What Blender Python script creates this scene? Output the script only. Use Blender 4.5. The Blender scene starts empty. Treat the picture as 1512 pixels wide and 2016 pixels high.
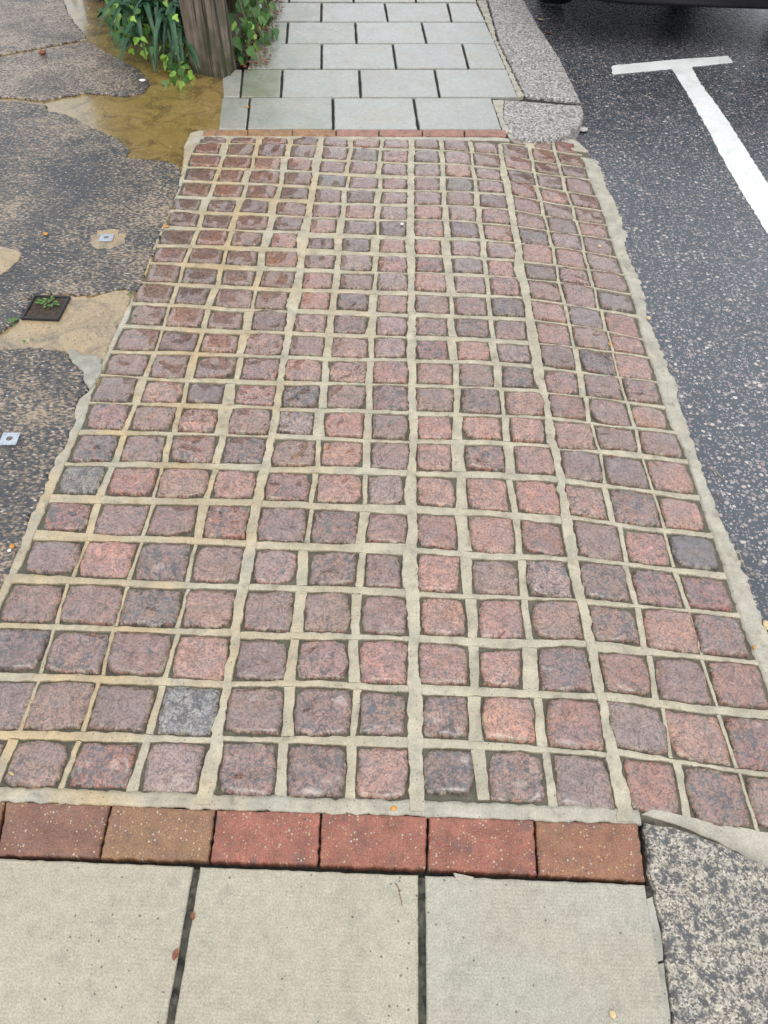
import bpy, bmesh, math, random
from mathutils import Vector, Matrix, noise
random.seed(7)
R = math.radians
scene = bpy.context.scene
col = scene.collection

# ------------------------------------------------------------------ camera
F, W, H = 1514.0, 1512, 2016
PITCH, ROLL, EYE = R(50.06), 0.0326, 1.49
r0 = Vector((1, 0, 0)); f0 = Vector((0, math.cos(PITCH), -math.sin(PITCH))); u0 = Vector((0, math.sin(PITCH), math.cos(PITCH)))
CR = math.cos(ROLL)*r0 + math.sin(ROLL)*u0
CU = -math.sin(ROLL)*r0 + math.cos(ROLL)*u0
cam = bpy.data.cameras.new('camera'); camo = bpy.data.objects.new('camera', cam); col.objects.link(camo)
cam.sensor_fit = 'HORIZONTAL'; cam.sensor_width = 36; cam.lens = 36*F/W
cam.clip_start = 0.02; cam.clip_end = 300
m = Matrix((CR, CU, -f0)).transposed().to_4x4(); m.translation = (0, 0, EYE)
camo.matrix_world = m
scene.camera = camo
scene.render.resolution_x, scene.render.resolution_y = 768, 1024

# ------------------------------------------------------------------ sky, sun, exposure
SUN_EL, SUN_AZ = R(62), R(170)
world = bpy.data.worlds.new('World'); scene.world = world; world.use_nodes = True
wn = world.node_tree; wn.nodes.clear()
wo = wn.nodes.new('ShaderNodeOutputWorld'); bg = wn.nodes.new('ShaderNodeBackground')
sky = wn.nodes.new('ShaderNodeTexSky'); sky.sky_type = 'NISHITA'; sky.sun_disc = False
sky.sun_elevation = SUN_EL; sky.sun_rotation = SUN_AZ; sky.air_density = 1.0; sky.dust_density = 6.0; sky.ozone_density = 1.0
hs = wn.nodes.new('ShaderNodeHueSaturation'); hs.inputs['Saturation'].default_value = 0.36
cloud = wn.nodes.new('ShaderNodeMix'); cloud.data_type = 'RGBA'; cloud.inputs[0].default_value = .75      # even overcast laid over the clear sky
cloud.inputs[7].default_value = (5.7, 6.0, 6.4, 1)
wn.links.new(sky.outputs[0], hs.inputs['Color']); wn.links.new(hs.outputs[0], cloud.inputs[6]); wn.links.new(cloud.outputs[2], bg.inputs['Color'])
wn.links.new(bg.outputs[0], wo.inputs['Surface']); bg.inputs['Strength'].default_value = 0.15
sun = bpy.data.lights.new('sun', 'SUN'); sun.energy = 0.5; sun.angle = R(60); sun.color = (1, .96, .9)
suno = bpy.data.objects.new('sun', sun); col.objects.link(suno)
sd = Vector((math.sin(SUN_AZ)*math.cos(SUN_EL), math.cos(SUN_AZ)*math.cos(SUN_EL), math.sin(SUN_EL)))
suno.rotation_euler = sd.to_track_quat('Z', 'Y').to_euler()
vs = scene.view_settings; vs.view_transform = 'Standard'; vs.look = 'None'; vs.gamma = 1; vs.use_curve_mapping = False
vs.exposure = 0.55
cy = scene.cycles; cy.max_bounces = 5; cy.diffuse_bounces = 2; cy.glossy_bounces = 2; cy.transmission_bounces = 2; cy.caustics_reflective = False; cy.caustics_refractive = False

# ------------------------------------------------------------------ pixel of the photograph -> point in the place
def P(px, py, z=0.0):
    d = f0 + CR*((px-W/2)/F) - CU*((py-H/2)/F)
    t = (z-EYE)/d.z
    return Vector((d.x*t, d.y*t, z))
ROAD_Z = -0.058
def zs(x, y=0):                      # the crossover falls to the road on its right side
    t = min(1, max(0, (x-0.42)/0.42))
    return -.050*(t**1.25)
def PS(px, py):
    z = 0
    for _ in range(8):
        q = P(px, py, z); z = zs(q.x)
    return Vector((q.x, q.y, z))

# ------------------------------------------------------------------ node helpers
class NT:
    def __init__(s, name, dim='2D'):
        s.dim = dim
        s.m = bpy.data.materials.new(name); s.m.use_nodes = True; s.t = s.m.node_tree; s.t.nodes.clear()
        s.out = s.t.nodes.new('ShaderNodeOutputMaterial'); s.b = s.t.nodes.new('ShaderNodeBsdfPrincipled')
        s.t.links.new(s.b.outputs[0], s.out.inputs[0])
        s.pos = s.t.nodes.new('ShaderNodeNewGeometry').outputs['Position']
    def n(s, ty, **k):
        o = s.t.nodes.new('ShaderNode'+ty)
        for a, v in k.items(): setattr(o, a, v)
        return o
    def put(s, sock, v):
        if hasattr(v, 'is_output'): s.t.links.new(v, sock)
        elif v is not None:
            if isinstance(v, tuple) and len(v) == 3 and sock.type == 'RGBA': v = (*v, 1)
            sock.default_value = v
    def noise(s, scale, detail=3, rough=.55, vec=None, dist=0, col=False):
        o = s.n('TexNoise', noise_dimensions=s.dim); s.put(o.inputs['Vector'], vec or s.pos)
        o.inputs['Scale'].default_value = scale; o.inputs['Detail'].default_value = detail
        o.inputs['Roughness'].default_value = rough; o.inputs['Distortion'].default_value = dist
        return o.outputs['Color' if col else 'Fac']
    def warp(s, amp, scale):
        a = s.n('VectorMath', operation='SCALE'); s.put(a.inputs[0], s.noise(scale, 4, col=True)); a.inputs['Scale'].default_value = amp
        b = s.n('VectorMath', operation='ADD'); s.put(b.inputs[0], s.pos); s.put(b.inputs[1], a.outputs[0]); return b.outputs[0]
    def vor(s, scale, feature='F1', vec=None, rnd=1.0):
        o = s.n('TexVoronoi', feature=feature, voronoi_dimensions=s.dim); s.put(o.inputs['Vector'], vec or s.pos)
        o.inputs['Scale'].default_value = scale; o.inputs['Randomness'].default_value = rnd
        return o
    def ramp(s, fac, stops, interp='LINEAR'):
        o = s.n('ValToRGB'); s.put(o.inputs[0], fac); e = o.color_ramp; e.interpolation = interp
        while len(e.elements) < len(stops): e.elements.new(.5)
        for el, (p, c) in zip(e.elements, stops):
            el.position = p; el.color = (c, c, c, 1) if not isinstance(c, tuple) else (*c, 1)
        return o.outputs[0]
    def mix(s, fac, a, b, blend='MIX'):
        o = s.n('Mix', data_type='RGBA', blend_type=blend); s.put(o.inputs[0], fac)
        s.put(o.inputs[6], a); s.put(o.inputs[7], b); return o.outputs[2]
    def math(s, op, a, b=None, clamp=False):
        o = s.n('Math', operation=op, use_clamp=clamp); s.put(o.inputs[0], a)
        if b is not None: s.put(o.inputs[1], b)
        return o.outputs[0]
    def sep(s, v):
        o = s.n('SeparateColor'); s.put(o.inputs[0], v); return o.outputs
    def attr(s, name):
        o = s.n('Attribute'); o.attribute_name = name; return o.outputs
    def bump(s, h, dist=.003, strength=.6, prev=None):
        o = s.n('Bump'); s.put(o.inputs['Height'], h); o.inputs['Distance'].default_value = dist
        o.inputs['Strength'].default_value = strength
        if prev is not None: s.put(o.inputs['Normal'], prev)
        return o.outputs[0]
    def mapping(s, scale=(1, 1, 1), rot=(0, 0, 0)):
        o = s.n('Mapping'); s.put(o.inputs[0], s.pos); o.inputs['Scale'].default_value = scale; o.inputs['Rotation'].default_value = rot
        return o.outputs[0]
    def done(s, colr, rough=.5, nrm=None, coat=0, coat_r=.1, spec=.5):
        s.put(s.b.inputs['Base Color'], colr); s.put(s.b.inputs['Roughness'], rough)
        if nrm is not None: s.put(s.b.inputs['Normal'], nrm)
        s.put(s.b.inputs['Coat Weight'], coat); s.put(s.b.inputs['Coat Roughness'], coat_r)
        s.put(s.b.inputs['Specular IOR Level'], spec)
        return s.m

def m_sett():
    s = NT('wet_granite_sett'); a = s.attr('tint'); e = s.attr('edge')
    v = s.vor(330); vr = s.sep(v.outputs['Color'])
    sp = s.ramp(vr[0], [(0, .55), (.14, .66), (.22, .95), (.80, 1.03), (.93, 1.22)])
    c = s.mix(1.0, s.mix(1.0, a['Color'], (1.10, .92, .79), 'MULTIPLY'), sp, 'MULTIPLY')
    big = s.noise(38, 4, .62)
    c = s.mix(1.0, c, s.ramp(big, [(.3, .78), (.7, 1.2)]), 'MULTIPLY')
    rust = s.ramp(s.noise(21, 5, .65), [(.54, 0.), (.68, .35)])
    c = s.mix(rust, c, (.26, .14, .08))
    big2 = s.noise(14, 3, .5)
    c = s.mix(s.ramp(big2, [(.45, 0.), (.75, .45)]), c, (.22, .17, .175))
    bl = s.math('ADD', s.math('MULTIPLY', s.noise(95, 5, .66, dist=.4), .55), s.math('MULTIPLY', s.noise(31, 3, .6), .45))                     # dark mineral and chipped patches
    th = s.math('SUBTRACT', s.math('ADD', bl, s.math('MULTIPLY', a['Alpha'], .20)), .722)
    c = s.mix(s.math('MULTIPLY', s.math('MULTIPLY', th, 36, True), .86), c, (.065, .063, .068))
    pit = s.ramp(s.math('ADD', s.noise(150, 4, .6), s.math('MULTIPLY', a['Alpha'], .10)), [(.645, 0.), (.675, .7)])
    c = s.mix(pit, c, (.085, .072, .07))
    gr = s.math('MULTIPLY', s.ramp(e['Fac'], [(.80, 0.), (1, 1.)]), s.ramp(s.noise(70, 4), [(.42, 0.), (.60, .8)]))
    c = s.mix(gr, c, s.mix(s.ramp(s.noise(31, 3), [(.46, 0.), (.54, 1.)]), (.11, .10, .08), (.36, .32, .225)))
    led = s.ramp(s.noise(24, 6, .62, dist=.5), [(.40, 0.), (.42, .45), (.545, .5), (.56, 1.)])     # split faces: ledges with crisp edges
    led2 = s.ramp(s.noise(47, 5, .6, dist=.8), [(.36, 0.), (.385, 1.)])
    ledge = s.math('ADD', led, s.math('MULTIPLY', led2, .6))
    h = s.math('ADD', s.math('MULTIPLY', s.noise(85, 6, .68), 1.0), s.math('MULTIPLY', vr[1], .08))
    rim = s.ramp(s.noise(24, 6, .62, dist=.5), [(.395, 0.), (.405, 1.), (.418, 1.), (.428, 0.), (.54, 0.), (.55, .8), (.56, 0.)])   # dark lines along the ledge edges
    c = s.mix(s.math('MULTIPLY', rim, s.math('MULTIPLY', a['Alpha'], .8)), c, (.06, .055, .055))
    nrm = s.bump(ledge, .0038, 1.0, s.bump(h, .006, .7))
    rg = s.ramp(s.noise(60, 3), [(.3, .22), (.7, .42)])
    s.put(s.b.inputs['Coat Normal'], s.bump(s.noise(45, 2, .5), .003, .14))
    s.b.inputs['Coat IOR'].default_value = 2.0
    film = s.math('MULTIPLY', s.ramp(s.noise(33, 3), [(.35, .65), (.6, 1.)]), s.ramp(e['Fac'], [(.82, 1.), (.98, .1)]))
    return s.done(c, s.math('ADD', rg, s.ramp(e['Fac'], [(.8, 0.), (1, .25)]), True), nrm, coat=film, coat_r=.06, spec=.5)

def m_mortar(name, c1, c2, stain, rough=.75, dirt=.5):
    s = NT(name)
    c = s.mix(s.noise(9, 4), c1, c2)
    sx = s.n('SeparateXYZ'); s.put(sx.inputs[0], s.pos)
    mr = s.n('MapRange'); s.put(mr.inputs[0], sx.outputs[0]); mr.inputs[1].default_value = .05; mr.inputs[2].default_value = -.55   # ochre wash from the drive side
    c = s.mix(s.math('MULTIPLY', s.math('ADD', s.math('MULTIPLY', mr.outputs[0], .75), .12), s.ramp(s.noise(4.2, 4, .65), [(.35, 0.), (.62, 1.)])), c, stain)
    c = s.mix(1.0, c, s.ramp(s.noise(240, 3), [(.3, .84), (.7, 1.12)]), 'MULTIPLY')
    v = s.vor(75); vr = s.sep(v.outputs['Color'])
    spk = s.math('MULTIPLY', s.math('LESS_THAN', v.outputs['Distance'], .10), s.math('LESS_THAN', vr[0], .16))
    c = s.mix(s.math('MULTIPLY', spk, .75), c, (.05, .045, .035))
    c = s.mix(s.math('MULTIPLY', s.ramp(s.noise(30, 6, .7), [(.56, 0.), (.70, 1.)]), dirt), c, (.17, .15, .105))
    c = s.mix(1.0, c, s.ramp(s.noise(17, 4, .6), [(.3, .78), (.7, 1.14)]), 'MULTIPLY')
    h = s.math('ADD', s.noise(60, 4), s.math('MULTIPLY', s.noise(420, 2), .35))
    return s.done(c, s.ramp(s.noise(20, 3), [(.3, rough-.22), (.7, rough)]), s.bump(h, .0035, .7))

def m_asphalt():
    s = NT('road_asphalt')
    warp = s.n('VectorMath', operation='ADD'); s.put(warp.inputs[0], s.pos)
    wsc = s.n('VectorMath', operation='SCALE'); s.put(wsc.inputs[0], s.noise(70, 2, col=True)); wsc.inputs['Scale'].default_value = .009
    s.put(warp.inputs[1], wsc.outputs[0]); wv = warp.outputs[0]
    v = s.vor(66, vec=wv); vr = s.sep(v.outputs['Color'])
    v2 = s.vor(150, vec=wv); v2r = s.sep(v2.outputs['Color'])
    binder = s.mix(s.noise(160, 3), (.022, .028, .037), (.075, .086, .104))
    chip = s.ramp(vr[1], [(0, (.18, .14, .13)), (.35, (.27, .215, .20)), (.55, (.14, .135, .145)), (.8, (.37, .31, .28)), (1, (.52, .47, .42))])
    rad = s.math('ADD', s.math('MULTIPLY', vr[2], .34), .12)
    on = s.math('MULTIPLY', s.math('LESS_THAN', v.outputs['Distance'], rad), s.math('LESS_THAN', vr[0], .52))
    chip2 = s.ramp(v2r[1], [(0, (.05, .05, .055)), (.4, (.20, .165, .155)), (.8, (.34, .30, .29)), (1, (.45, .42, .40))])
    on2 = s.math('MULTIPLY', s.math('LESS_THAN', v2.outputs['Distance'], .36), s.math('LESS_THAN', v2r[0], .34))
    c = s.mix(on2, binder, chip2); c = s.mix(on, c, chip)
    c = s.mix(1.0, c, s.ramp(s.noise(2.3, 3), [(.3, .82), (.7, 1.15)]), 'MULTIPLY')
    h = s.math('ADD', s.math('MULTIPLY', s.math('SUBTRACT', .5, v.outputs['Distance']), .5), s.math('MULTIPLY', s.noise(230, 3), .6))
    return s.done(c, s.ramp(s.noise(35, 3), [(.3, .16), (.7, .32)]), s.bump(h, .0025, .5), spec=.9)

def m_drive(name, dark, mid, tan, bias, scale=120, streak=True):
    s = NT(name)
    mp = s.mapping((.8, 1.3, 1), (0, 0, .3)) if streak else s.pos
    scale *= 1.3
    v = s.vor(scale, vec=mp); vr = s.sep(v.outputs['Color'])
    n1 = s.noise(scale*.75, 5, .72, vec=mp)
    k = s.math('ADD', s.math('ADD', s.math('MULTIPLY', s.math('SUBTRACT', n1, .5), 1.0), .5), s.math('MULTIPLY', s.math('SUBTRACT', vr[0], .5), .30))
    k = s.math('ADD', k, s.math('MULTIPLY', s.math('SUBTRACT', s.noise(2.9, 6, .7), .5), .80))
    k = s.math('ADD', k, bias)
    c = s.ramp(k, [(.36, dark), (.47, mid), (.54, (tan[0]*.55, tan[1]*.55, tan[2]*.55)), (.60, tan), (.74, (min(1, tan[0]*1.5), min(1, tan[1]*1.55), min(1, tan[2]*1.6)))])
    spk = s.math('MULTIPLY', s.math('LESS_THAN', v.outputs['Distance'], .42), s.math('LESS_THAN', vr[2], .07))
    c = s.mix(spk, c, s.ramp(vr[1], [(0, (.5, .47, .43)), (.4, (.42, .25, .12)), (.7, (.33, .29, .25)), (1, (.62, .58, .52))]))
    h = s.math('ADD', s.math('MULTIPLY', n1, 1.4), s.math('MULTIPLY', s.noise(18, 3), .9))
    return s.done(c, s.ramp(n1, [(.35, .18), (.6, .45)]), s.bump(h, .006, .6), spec=.9)

def m_concrete(name, c1, c2, c3, rough=.4, coat=.3, grit=.5):
    s = NT(name)
    c = s.mix(s.ramp(s.noise(5, 5, .62), [(.35, 0.), (.65, 1.)]), c1, c2)
    c = s.mix(s.ramp(s.noise(8, 7, .74, dist=.8), [(.47, 0.), (.64, .9)]), c, c3)
    v = s.vor(130); vr = s.sep(v.outputs['Color'])
    on = s.math('MULTIPLY', s.math('LESS_THAN', v.outputs['Distance'], s.math('MULTIPLY', vr[2], .5)), s.math('LESS_THAN', vr[0], grit))
    c = s.mix(s.math('MULTIPLY', on, .6), c, s.ramp(vr[1], [(0, (.06, .05, .035)), (.5, (.35, .24, .11)), (1, (.52, .45, .30))]))
    c = s.mix(1.0, c, s.ramp(s.noise(260, 3), [(.3, .82), (.7, 1.15)]), 'MULTIPLY')
    h = s.math('ADD', s.noise(45, 5, .6), s.math('MULTIPLY', s.noise(300, 2), .4))
    return s.done(c, s.ramp(s.noise(12, 3), [(.3, max(.05, rough-.15)), (.7, rough+.1)]), s.bump(h, .003, .5), coat=coat, coat_r=.12)

def m_slab(name, c1, c2, green, rough, coat):
    s = NT(name); a = s.attr('tint')
    c = s.mix(s.noise(3.5, 5, .6), c1, c2)
    c = s.mix(1.0, c, a['Color'], 'MULTIPLY')
    c = s.mix(s.math('MULTIPLY', a['Alpha'], s.ramp(s.noise(7, 4), [(.3, .3), (.7, 1.)])), c, green)
    c = s.mix(s.ramp(s.noise(16, 6, .72), [(.55, 0.), (.70, .4)]), c, (.25, .23, .19))
    c = s.mix(s.ramp(s.noise(5.5, 4, .6), [(.50, 0.), (.66, .35)]), c, (.40, .33, .25))
    v = s.vor(62); vr = s.sep(v.outputs['Color'])
    spk = s.math('MULTIPLY', s.math('LESS_THAN', v.outputs['Distance'], s.math('MULTIPLY', vr[2], .14)), s.math('LESS_THAN', s.math('ADD', vr[0], s.math('MULTIPLY', s.noise(6, 3), 1.2)), .70))
    c = s.mix(s.math('MULTIPLY', spk, .8), c, (.09, .08, .065))
    c = s.mix(1.0, c, s.ramp(s.noise(300, 4, .7), [(.3, .72), (.7, 1.22)]), 'MULTIPLY')
    c = s.mix(1.0, c, s.ramp(s.noise(45, 5, .7), [(.3, .88), (.7, 1.1)]), 'MULTIPLY')
    w = s.n('TexWave', bands_direction='X'); s.put(w.inputs[0], s.pos); w.inputs['Scale'].default_value = 42; w.inputs['Distortion'].default_value = 1.5; w.inputs['Detail'].default_value = 2
    w2 = s.n('TexWave', bands_direction='Y'); s.put(w2.inputs[0], s.pos); w2.inputs['Scale'].default_value = 42; w2.inputs['Distortion'].default_value = 1.5
    h = s.math('MULTIPLY', s.math('ADD', w.outputs['Fac'], w2.outputs['Fac']), s.ramp(s.noise(5, 3), [(.35, 0.), (.65, .35)]))
    h = s.math('ADD', h, s.math('MULTIPLY', s.noise(350, 3), .55))
    h = s.math('ADD', h, s.noise(30, 4))
    return s.done(c, s.ramp(s.noise(9, 4), [(.3, rough-.15), (.7, rough+.1)]), s.bump(h, .0022, .6), coat=coat, coat_r=.15)

def m_brick():
    s = NT('clay_block_paver'); a = s.attr('tint')
    c = s.mix(1.0, a['Color'], s.ramp(s.noise(26, 5, .65), [(.3, 1.0), (.7, 1.65)]), 'MULTIPLY')
    c = s.mix(s.ramp(s.noise(19, 4, .6), [(.55, 0.), (.72, .6)]), c, (.16, .11, .11))
    c = s.mix(s.math('MULTIPLY', a['Alpha'], s.ramp(s.noise(13, 4), [(.35, 0.), (.65, 1.)])), c, (.30, .20, .08))
    mot = s.noise(75, 5, .7)
    c = s.mix(s.ramp(mot, [(.57, 0.), (.64, .4)]), c, (.15, .095, .08))
    c = s.mix(s.ramp(s.noise(95, 4, .7), [(.56, 0.), (.63, .4)]), c, (.36, .19, .10))
    v = s.vor(190); vr = s.sep(v.outputs['Color'])
    on = s.math('MULTIPLY', s.math('LESS_THAN', v.outputs['Distance'], s.math('MULTIPLY', s.math('POWER', vr[2], 2.2), .40)), s.math('LESS_THAN', vr[0], .34))
    c = s.mix(on, c, s.ramp(vr[1], [(0, (.55, .50, .44)), (.4, (.55, .36, .14)), (.7, (.65, .55, .40)), (.85, (.08, .07, .07)), (1, (.62, .60, .57))]))
    c = s.mix(1.0, c, s.ramp(s.noise(330, 4, .7), [(.3, .62), (.7, 1.3)]), 'MULTIPLY')
    h = s.math('ADD', mot, s.math('MULTIPLY', s.noise(260, 4, .7), .8))
    return s.done(c, s.ramp(s.noise(40, 3), [(.3, .35), (.7, .55)]), s.bump(h, .005, .85))

def m_kerb(name, c1, c2, dk, dark, vsc=300, nsc=44):
    s = NT(name, '3D')
    v = s.vor(vsc); vr = s.sep(v.outputs['Color'])
    c = s.mix(s.noise(22, 4), c1, c2)
    c = s.mix(1.0, c, s.ramp(vr[0], [(0, .25), (.25, .5), (.5, 1.), (.85, 1.25), (1, 1.7)]), 'MULTIPLY')
    c = s.mix(s.ramp(s.math('ADD', s.noise(nsc, 6, .74), s.math('MULTIPLY', s.math('SUBTRACT', vr[1], .5), .07)), [(dk, 0.), (dk+.07, .92)]), c, dark)
    h = s.math('ADD', s.noise(48, 5, .65), s.math('MULTIPLY', s.noise(210, 3), .5))
    return s.done(c, s.ramp(s.noise(44, 4), [(.4, .6), (.6, .35)]), s.bump(h, .007, .8))

def m_plain(name, c, rough=.5, metal=0, var=.25, scale=60, bump=.0):
    s = NT(name, '3D')
    cc = s.mix(1.0, c, s.ramp(s.noise(scale, 4), [(.3, 1-var), (.7, 1+var)]), 'MULTIPLY')
    s.b.inputs['Metallic'].default_value = metal
    return s.done(cc, rough, s.bump(s.noise(scale*2, 4), .002, .6) if bump else None)

def m_wood(name, c1, c2, green):
    s = NT(name, '3D')
    g = s.noise(1, 5, .65, vec=s.mapping((42, 42, 2.2)))
    g2 = s.noise(1, 4, .7, vec=s.mapping((40, 40, 1.0)))
    c = s.mix(s.ramp(g, [(.36, 0.), (.60, 1.)]), c1, c2)
    c = s.mix(s.ramp(g2, [(.42, .95), (.455, 0.)]), c, (.016, .013, .010))
    z = s.n('SeparateXYZ'); s.put(z.inputs[0], s.pos)
    gz = s.n('MapRange'); s.put(gz.inputs[0], z.outputs[2]); gz.inputs[1].default_value = .5; gz.inputs[2].default_value = .02
    algae = s.math('MULTIPLY', gz.outputs[0], s.ramp(s.noise(9, 4), [(.38, 0.), (.6, .9)]))   # algae and damp rot growing up from the soil
    c = s.mix(algae, c, green)
    h = s.math('ADD', g, s.math('MULTIPLY', g2, .9))
    return s.done(c, .7, s.bump(h, .016, 1.0))

def m_leaf(name, c1, c2, rough=.5):
    s = NT(name, '3D'); oi = s.n('ObjectInfo')
    c = s.mix(oi.outputs['Random'], c1, c2)
    c = s.mix(1.0, c, s.ramp(s.noise(60, 3), [(.3, .75), (.7, 1.25)]), 'MULTIPLY')
    s.b.inputs['Subsurface Weight'].default_value = 0
    return s.done(c, rough, None)

M = dict(
    sett=m_sett(),
    pointing=m_mortar('lime_mortar_pointing', (.49, .435, .31), (.445, .415, .33), (.48, .36, .20), .62, .45),
    bed=m_mortar('grimy_joint_mortar', (.085, .078, .056), (.16, .145, .10), (.065, .062, .042), .8, .8),
    haunch=m_mortar('edge_mortar', (.47, .43, .33), (.42, .405, .35), (.45, .34, .185), .62, .5),
    road=m_asphalt(),
    drive_a=m_drive('exposed_aggregate_asphalt', (.03, .026, .023), (.085, .07, .056), (.28, .21, .15), .02, 105),
    drive_c=m_drive('worn_wet_asphalt', (.020, .023, .029), (.075, .072, .068), (.27, .20, .135), -.04, 105),
    wetcon=m_concrete('wet_ochre_concrete', (.25, .165, .045), (.31, .215, .07), (.13, .085, .03), .22, .8, .3),
    sandcon=m_concrete('sandy_worn_concrete', (.42, .31, .175), (.34, .265, .175), (.17, .14, .105), .45, .25, .75),
    repair=m_mortar('grey_repair_mortar', (.40, .39, .33), (.34, .33, .28), (.30, .28, .22), .7, .4),
    slab_near=m_slab('buff_concrete_slab', (.45, .415, .325), (.385, .36, .29), (.28, .27, .17), .6, .0),
    slab_far=m_slab('wet_grey_concrete_slab', (.40, .40, .355), (.35, .36, .335), (.15, .18, .09), .34, .6),
    brick=m_brick(),
    kerb_near=m_kerb('weathered_granite_kerb', (.40, .345, .26), (.335, .315, .28), .50, (.07, .074, .08), 330, 46),
    kerb_far=m_kerb('grey_granite_kerb', (.42, .39, .355), (.35, .335, .32), .55, (.13, .125, .12), 150, 90),
    joint=m_plain('black_joint_dirt', (.028, .028, .022), .95, 0, .6, 120, 1),
    joint_fill=m_plain('sandy_joint_fill', (.055, .052, .040), .95, 0, .9, 70, 1),
    verge=m_plain('bare_ground', (.13, .12, .10), .9, 0, .4, 3, 1),
    sky_block=m_plain('sky_block_dark_green', (.012, .028, .008), .9, 0, .5, 30, 1),
    soil=m_plain('dark_soil', (.055, .038, .025), .9, 0, .6, 90, 1),
    paint=m_concrete('white_road_paint', (.80, .80, .78), (.74, .74, .72), (.66, .66, .64), .5, .1, .04),
    post=m_wood('weathered_post_timber', (.115, .085, .068), (.27, .215, .175), (.045, .055, .018)),
    board=m_wood('red_brown_board_timber', (.09, .045, .032), (.16, .085, .06), (.05, .05, .02)),
    steel=m_plain('galvanised_steel', (.55, .60, .66), .35, .75, .15, 200),
    screw=m_plain('screw_steel', (.62, .63, .64), .3, .8, .1),
    hole=m_plain('dark_bolt_hole', (.012, .012, .012), .7),
    iron=m_plain('black_plastic_frame', (.022, .020, .022), .45, 0, .3, 80, 1),
    ivy=m_leaf('ivy_leaf', (.025, .085, .018), (.075, .18, .03)),
    ivy_new=m_leaf('young_ivy_leaf', (.16, .32, .035), (.26, .42, .06)),
    strap=m_leaf('strap_leaf', (.014, .062, .026), (.035, .115, .045), .45),
    weed=m_leaf('weed_leaf', (.05, .15, .02), (.11, .23, .04)),
    stem=m_plain('plant_stem', (.16, .12, .06), .7),
    ochre_leaf=m_plain('orange_leaf', (.55, .25, .04), .5, 0, .3, 150),
    brown_leaf=m_plain('brown_leaf', (.20, .06, .025), .5, 0, .4, 150),
    straw=m_plain('straw', (.45, .36, .16), .6),
    pebble=m_plain('pale_pebble', (.62, .48, .26), .45, 0, .2, 150),
    pebble_grey=m_plain('grey_pebble', (.42, .40, .38), .5, 0, .3, 60, 1),
    chip=m_plain('white_stone_chip', (.72, .70, .66), .5, 0, .15, 100),
    lighter=m_plain('pale_blue_plastic', (.55, .66, .80), .3, 0, .05),
    capw=m_plain('white_plastic', (.75, .76, .74), .35, 0, .05),
    rubber=m_plain('tyre_rubber', (.014, .014, .015), .6),
    trim=m_plain('black_bumper_plastic', (.013, .013, .015), .4),
    carpaint=m_plain('black_car_paint', (.012, .013, .018), .15),
    alloy=m_plain('wheel_alloy', (.5, .5, .52), .35, .9, .05),
    glass=m_plain('dark_car_glass', (.02, .022, .024), .05),
    lampglass=m_plain('headlamp_lens', (.5, .52, .55), .1, .2, .05),
)

# ------------------------------------------------------------------ object helpers
def tag(o, label=None, cat=None, group=None, kind=None):
    if label: o['label'] = label
    if cat: o['category'] = cat
    if group: o['group'] = group
    if kind: o['kind'] = kind
    return o
def link(name, me, parent=None, loc=None):
    o = bpy.data.objects.new(name, me); col.objects.link(o)
    if loc is not None: o.location = loc
    if parent is not None:
        o.parent = parent
        pm = Matrix.Translation(parent.location) if parent.parent is None else Matrix.Translation(parent.parent.location+parent.location)
        if parent.rotation_euler.z: pm = pm @ Matrix.Rotation(parent.rotation_euler.z, 4, 'Z')
        if loc is not None: o.location = pm.inverted() @ Vector(loc)
        else: o.matrix_parent_inverse = pm.inverted()
    return o
def mesh(name, vs_, fs, mat, smooth=False, tint=None, edge=None):
    me = bpy.data.meshes.new(name); me.from_pydata(vs_, [], fs); me.update()
    if mat: me.materials.append(mat)
    if smooth: me.polygons.foreach_set('use_smooth', [True]*len(me.polygons))
    if tint is not None:
        at = me.attributes.new('tint', 'FLOAT_COLOR', 'POINT')
        at.data.foreach_set('color', list(tint)*len(vs_) if len(tint) == 4 else tint)
    if edge is not None:
        at = me.attributes.new('edge', 'FLOAT', 'POINT'); at.data.foreach_set('value', edge)
    return me
def empty(name, loc, rz=0):
    o = bpy.data.objects.new(name, None); col.objects.link(o); o.location = loc; o.rotation_euler.z = rz; o.empty_display_size = .1
    return o
def nz(x, y, z=0.): return noise.noise(Vector((x, y, z)))
def densify(pts, step, jit=0.0, closed=True, seed=0.0, fr=40):
    out = []; n = len(pts)
    for i in range(n if closed else n-1):
        a = Vector(pts[i][:2]); b = Vector(pts[(i+1) % n][:2]); L = (b-a).length; k = max(1, int(L/step))
        d = (b-a).normalized() if L > 0 else Vector((1, 0)); nn = Vector((-d.y, d.x))
        for j in range(k):
            q = a + (b-a)*(j/k)
            if jit: q = q + nn*jit*(nz(q.x*fr, q.y*fr, seed) + .5*nz(q.x*fr*2.7, q.y*fr*2.7, seed+9))*1.6 + d*jit*.4*nz(q.x*fr, q.y*fr, seed+5)
            out.append(q)
    if not closed: out.append(Vector(pts[-1][:2]))
    return out
def area(pts): return .5*sum(pts[i].x*pts[(i+1) % len(pts)].y - pts[(i+1) % len(pts)].x*pts[i].y for i in range(len(pts)))
def inset(pts, d):
    n = len(pts); out = []
    for i in range(n):
        a, b, c = pts[i-1], pts[i], pts[(i+1) % n]
        e1 = (b-a).normalized(); e2 = (c-b).normalized()
        n1 = Vector((-e1.y, e1.x)); n2 = Vector((-e2.y, e2.x)); nn = n1+n2
        if nn.length < .2: nn = n1
        nn.normalize(); k = min(1.6, 1/max(.5, nn.dot(n1)))
        out.append(b + nn*d*k)
    return out
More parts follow.
